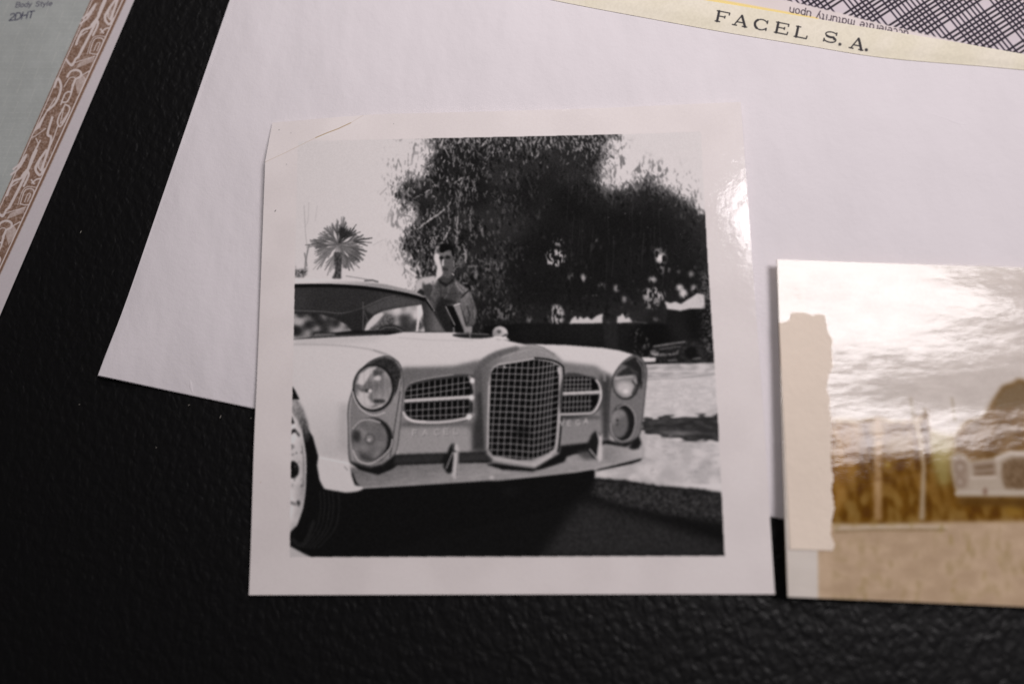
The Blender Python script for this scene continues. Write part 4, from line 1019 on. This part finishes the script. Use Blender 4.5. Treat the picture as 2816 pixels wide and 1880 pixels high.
# ------------------------------------------------------------------ title paper, upper left
cv = paint_title()
M_title = print_mat('title_print', cv.image('title_print', 176, .66), .8, .2, ripple=(.00002, 500.0))
M_plain = paper_mat('plain_paper', (.76, .73, .74), .9, .15)
title = tag(empty('title_paper', -100, 40), 'printed vehicle title with grey-green field and ornate brown border on the leather', 'document')
ex = lambda y: -78.52 + (y - 71.13) * (20.04 / 65.94)       # right-hand edge of the sheet
bi, bo = trace(np.array(zK([(838, 0), (140, 1568)])), .3), trace(np.array(zK([(1160, 0), (440, 1568)])), .3)
def xa(l, y): return l[0][0] + (y - l[0][1]) * (l[1][0] - l[0][0]) / (l[1][1] - l[0][1])
tz = lambda x, y: .30 + .06 * wob(x, y, 5)
def band(a, b, lift):
    def f(u, v):
        y = -10 + 116 * v; x0, x1 = a(y), b(y); x = x0 + (x1 - x0) * u
        return x, y, tz(x, y) + lift
    return f
sheet('paper_sheet', band(lambda y: -127.0, ex, 0), 30, 60, .12, M_title, M_plain, title, cv)
sheet('printed_field', band(lambda y: -126.0, lambda y: xa(bi, y) - .12, .02), 24, 60, .015, M_title, M_plain, title, cv)
sheet('border_band', band(lambda y: xa(bi, y) - .1, lambda y: xa(bo, y), .024), 12, 60, .015, M_title, M_plain, title, cv)

# ------------------------------------------------------------------ folded certificate, upper right
cv = paint_panel()
M_panel = print_mat('certificate_print', cv.image('certificate_print', 214, .78), .75, .2, ripple=(.00002, 500.0))
M_cream = paper_mat('cream_paper', (.74, .70, .58), .9, .15)
cert = tag(empty('folded_certificate', 50, 60), 'folded cream certificate with black serif capitals and crosshatched lines on the envelope', 'certificate')
up_y = lambda x: 66.34 - .2242 * (x - 37.07)
lo = np.array([(-36, 78.0), (-10, 71.9), (10.98, 66.77), (25.41, 63.35), (40.67, 59.66), (55.53, 56.43), (70.15, 53.49), (93.49, 50.59), (118, 47.0), (124, 45.9)])
lo_y = lambda x: float(np.interp(x, *spline(lo, 8, False).T))
def f_panel(u, v):
    x = -32 + 180 * u; y0 = min(up_y(x), 60) - 3.0
    y0 = up_y(x) - 2.2 if x < 100 else 50.0 - 1.2
    y = y0 + (122 - y0) * v
    return x, y, env_at(x, y) + .16
sheet('patterned_panel', f_panel, 90, 40, .1, M_panel, M_plain, cert, cv)
cv = paint_strip()
M_strip = print_mat('title_strip_print', cv.image('title_strip_print', 222, .80), .8, .2, ripple=(.00002, 450.0))
def f_strip(u, v):
    x = -32 + 152 * u; a, b = lo_y(x), up_y(x); b = max(b, a + 1.2)
    y = a + (b - a) * v
    return x, y, env_at(x, y) + .112 + .24 * sm(v * 2.2)
sheet('title_strip', f_strip, 140, 10, .1, M_strip, M_cream, cert, cv)

# ------------------------------------------------------------------ black-and-white snapshot
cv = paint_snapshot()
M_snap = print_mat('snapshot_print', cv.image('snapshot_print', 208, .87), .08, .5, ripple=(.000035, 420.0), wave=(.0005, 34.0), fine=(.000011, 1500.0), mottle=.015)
M_back = paper_mat('photo_paper', (.74, .70, .66), .85, .2)
snap = tag(empty('photo_print', -45, -45), 'square black-and-white snapshot of a pale car and a man, one corner creased', 'photograph')
PZ = lambda u, v: .62 + 1.05 * sm(v / .36) + 1.15 * sm((v - .35) / .65) * sm((.75 - u) / .75) + .35 * sm((u - .72) / .28)
PC = []
for (px, py), (u, v) in zip(((684.5, 1635), (2131, 1632.5), (2037, 281), (735, 323.5)), ((0, 0), (1, 0), (1, 1), (0, 1))):
    PC.append(tuple(trace(np.array([[px, py]]), PZ(u, v))[0]))
def f_snap(u, v, lift=0.0):
    x, y = quad(PC, u, v); z = PZ(u, v) + .03 * wob(x, y, 4)
    s = .235 * (1 - v) / .095 * 0 + (u / .235 + (1 - v) / .10)          # creased corner: bent down beyond the crack
    if s < 1:
        k = 1 - s
        z -= 1.5 * k; x += .45 * k; y -= .35 * k
    return x, y, z + lift
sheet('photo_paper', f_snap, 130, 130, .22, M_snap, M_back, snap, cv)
# corners of the printed picture inside the sheet (u, v)
from functools import lru_cache
def inv(px, py):
    lo_ = np.array([.5, .5])
    for _ in range(30):
        def res(q):
            x, y, z = f_snap(*q); w = trace(np.array([[px, py]], float), z)[0]; return np.array([x, y]) - w
        r = res(lo_); J = np.stack([(res(lo_ + d) - r) / 1e-4 for d in (np.array([1e-4, 0]), np.array([0, 1e-4]))], 1)
        lo_ = lo_ - np.linalg.solve(J, r)
    return lo_
PI = [inv(789.7, 1532), inv(1995.4, 1528.6), inv(1927, 361), inv(823, 393)]
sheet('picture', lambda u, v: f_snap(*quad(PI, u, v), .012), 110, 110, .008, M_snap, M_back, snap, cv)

# ------------------------------------------------------------------ sepia snapshot with a torn paper strip
cv = paint_sepia()
M_sep = print_mat('sepia_print', cv.image('sepia_print', 206, .76), .13, .5, ripple=(.00007, 420.0), wave=(.0016, 38.0), fine=(.000014, 1500.0), stretch=(.5, 1.4, 1), rot=.28 - .5, mottle=.02)
M_sback = paper_mat('sepia_back', (.52, .42, .30), .85, .2)
sep = tag(empty('sepia_print', 66, -15), 'glossy brown-toned snapshot with a torn paper strip stuck along its edge', 'photograph')
def SZ(u, v): return 1.75 + 1.5 * (1 - u) ** 3 + .25 * sm((.3 - v) / .3) * (1 - u)
SC = []
for (px, py), (u, v) in zip(((2167, 1640), (2816, 1667), (2816, 735), (2137, 713)), ((0, 0), (.52, 0), (.52, 1), (0, 1))):
    SC.append(trace(np.array([[px, py]], float), SZ(u, v))[0])
SQ = [SC[0], SC[0] + (SC[1] - SC[0]) / .52, SC[3] + (SC[2] - SC[3]) / .52, SC[3]]
def f_sep(u, v, lift=0.0):
    x, y = quad(SQ, u, v)
    # rounded corners
    return x, y, SZ(u, v) + .05 * wob(x, y, 7) + lift
sheet('photo_paper', f_sep, 110, 80, .35, M_sep, M_sback, sep, cv)
M_torn = paper_mat('torn_paper', (.85, .73, .62), .95, .1, .00016, .09, 420.0)
right = zI([(662, 592), (668, 640), (685, 710), (715, 770), (715, 880), (725, 960), (690, 1020), (672, 1110), (690, 1180), (700, 1260), (710, 1400)]) + zJ([(625, 30), (620, 160), (640, 250), (630, 350), (645, 450), (620, 560), (625, 620), (645, 690), (640, 722)])
rw = trace(np.array(right), 3.2)
top = zI([(322, 648), (385, 640), (415, 612), (385, 590), (430, 574), (500, 571), (580, 592), (605, 580), (662, 590)]); tw = trace(np.array(top), 3.2)
left = trace(np.array(zI([(324, 650)]) + zJ([(352, 712)])), 3.2)
ys = rw[:, 1]
def f_torn(u, v):
    yr = rw[-1][1] + (rw[0][1] - rw[-1][1]) * v
    xr = float(np.interp(-yr, -ys, rw[:, 0])) + .10 * wob(yr * 21, yr * 17, 1) + .09 * wob(yr * 63, yr * 50, 2)
    yl = left[1][1] + (left[0][1] - left[1][1]) * v
    xl = left[1][0] + (left[0][0] - left[1][0]) * v + .12
    x = xl + (xr - xl) * u; y = yl + (yr - yl) * u
    if v > .93:
        ty = float(np.interp(x, tw[:, 0], tw[:, 1])); y += (ty - (left[0][1] + (rw[0][1] - left[0][1]) * u)) * (v - .93) / .07
    uu = (x - SQ[0][0]) / (SQ[1][0] - SQ[0][0])
    vv = (y - SQ[0][1]) / (SQ[3][1] - SQ[0][1])
    return x, y, SZ(max(uu, 0), min(max(vv, 0), 1)) + .05 * wob(x, y, 7) + .21 + .04 * wob(x * 3, y * 3, 2)
sheet('torn_strip', f_torn, 40, 150, .15, M_torn, M_torn, sep)['label'] = 'torn strip of matte beige paper'
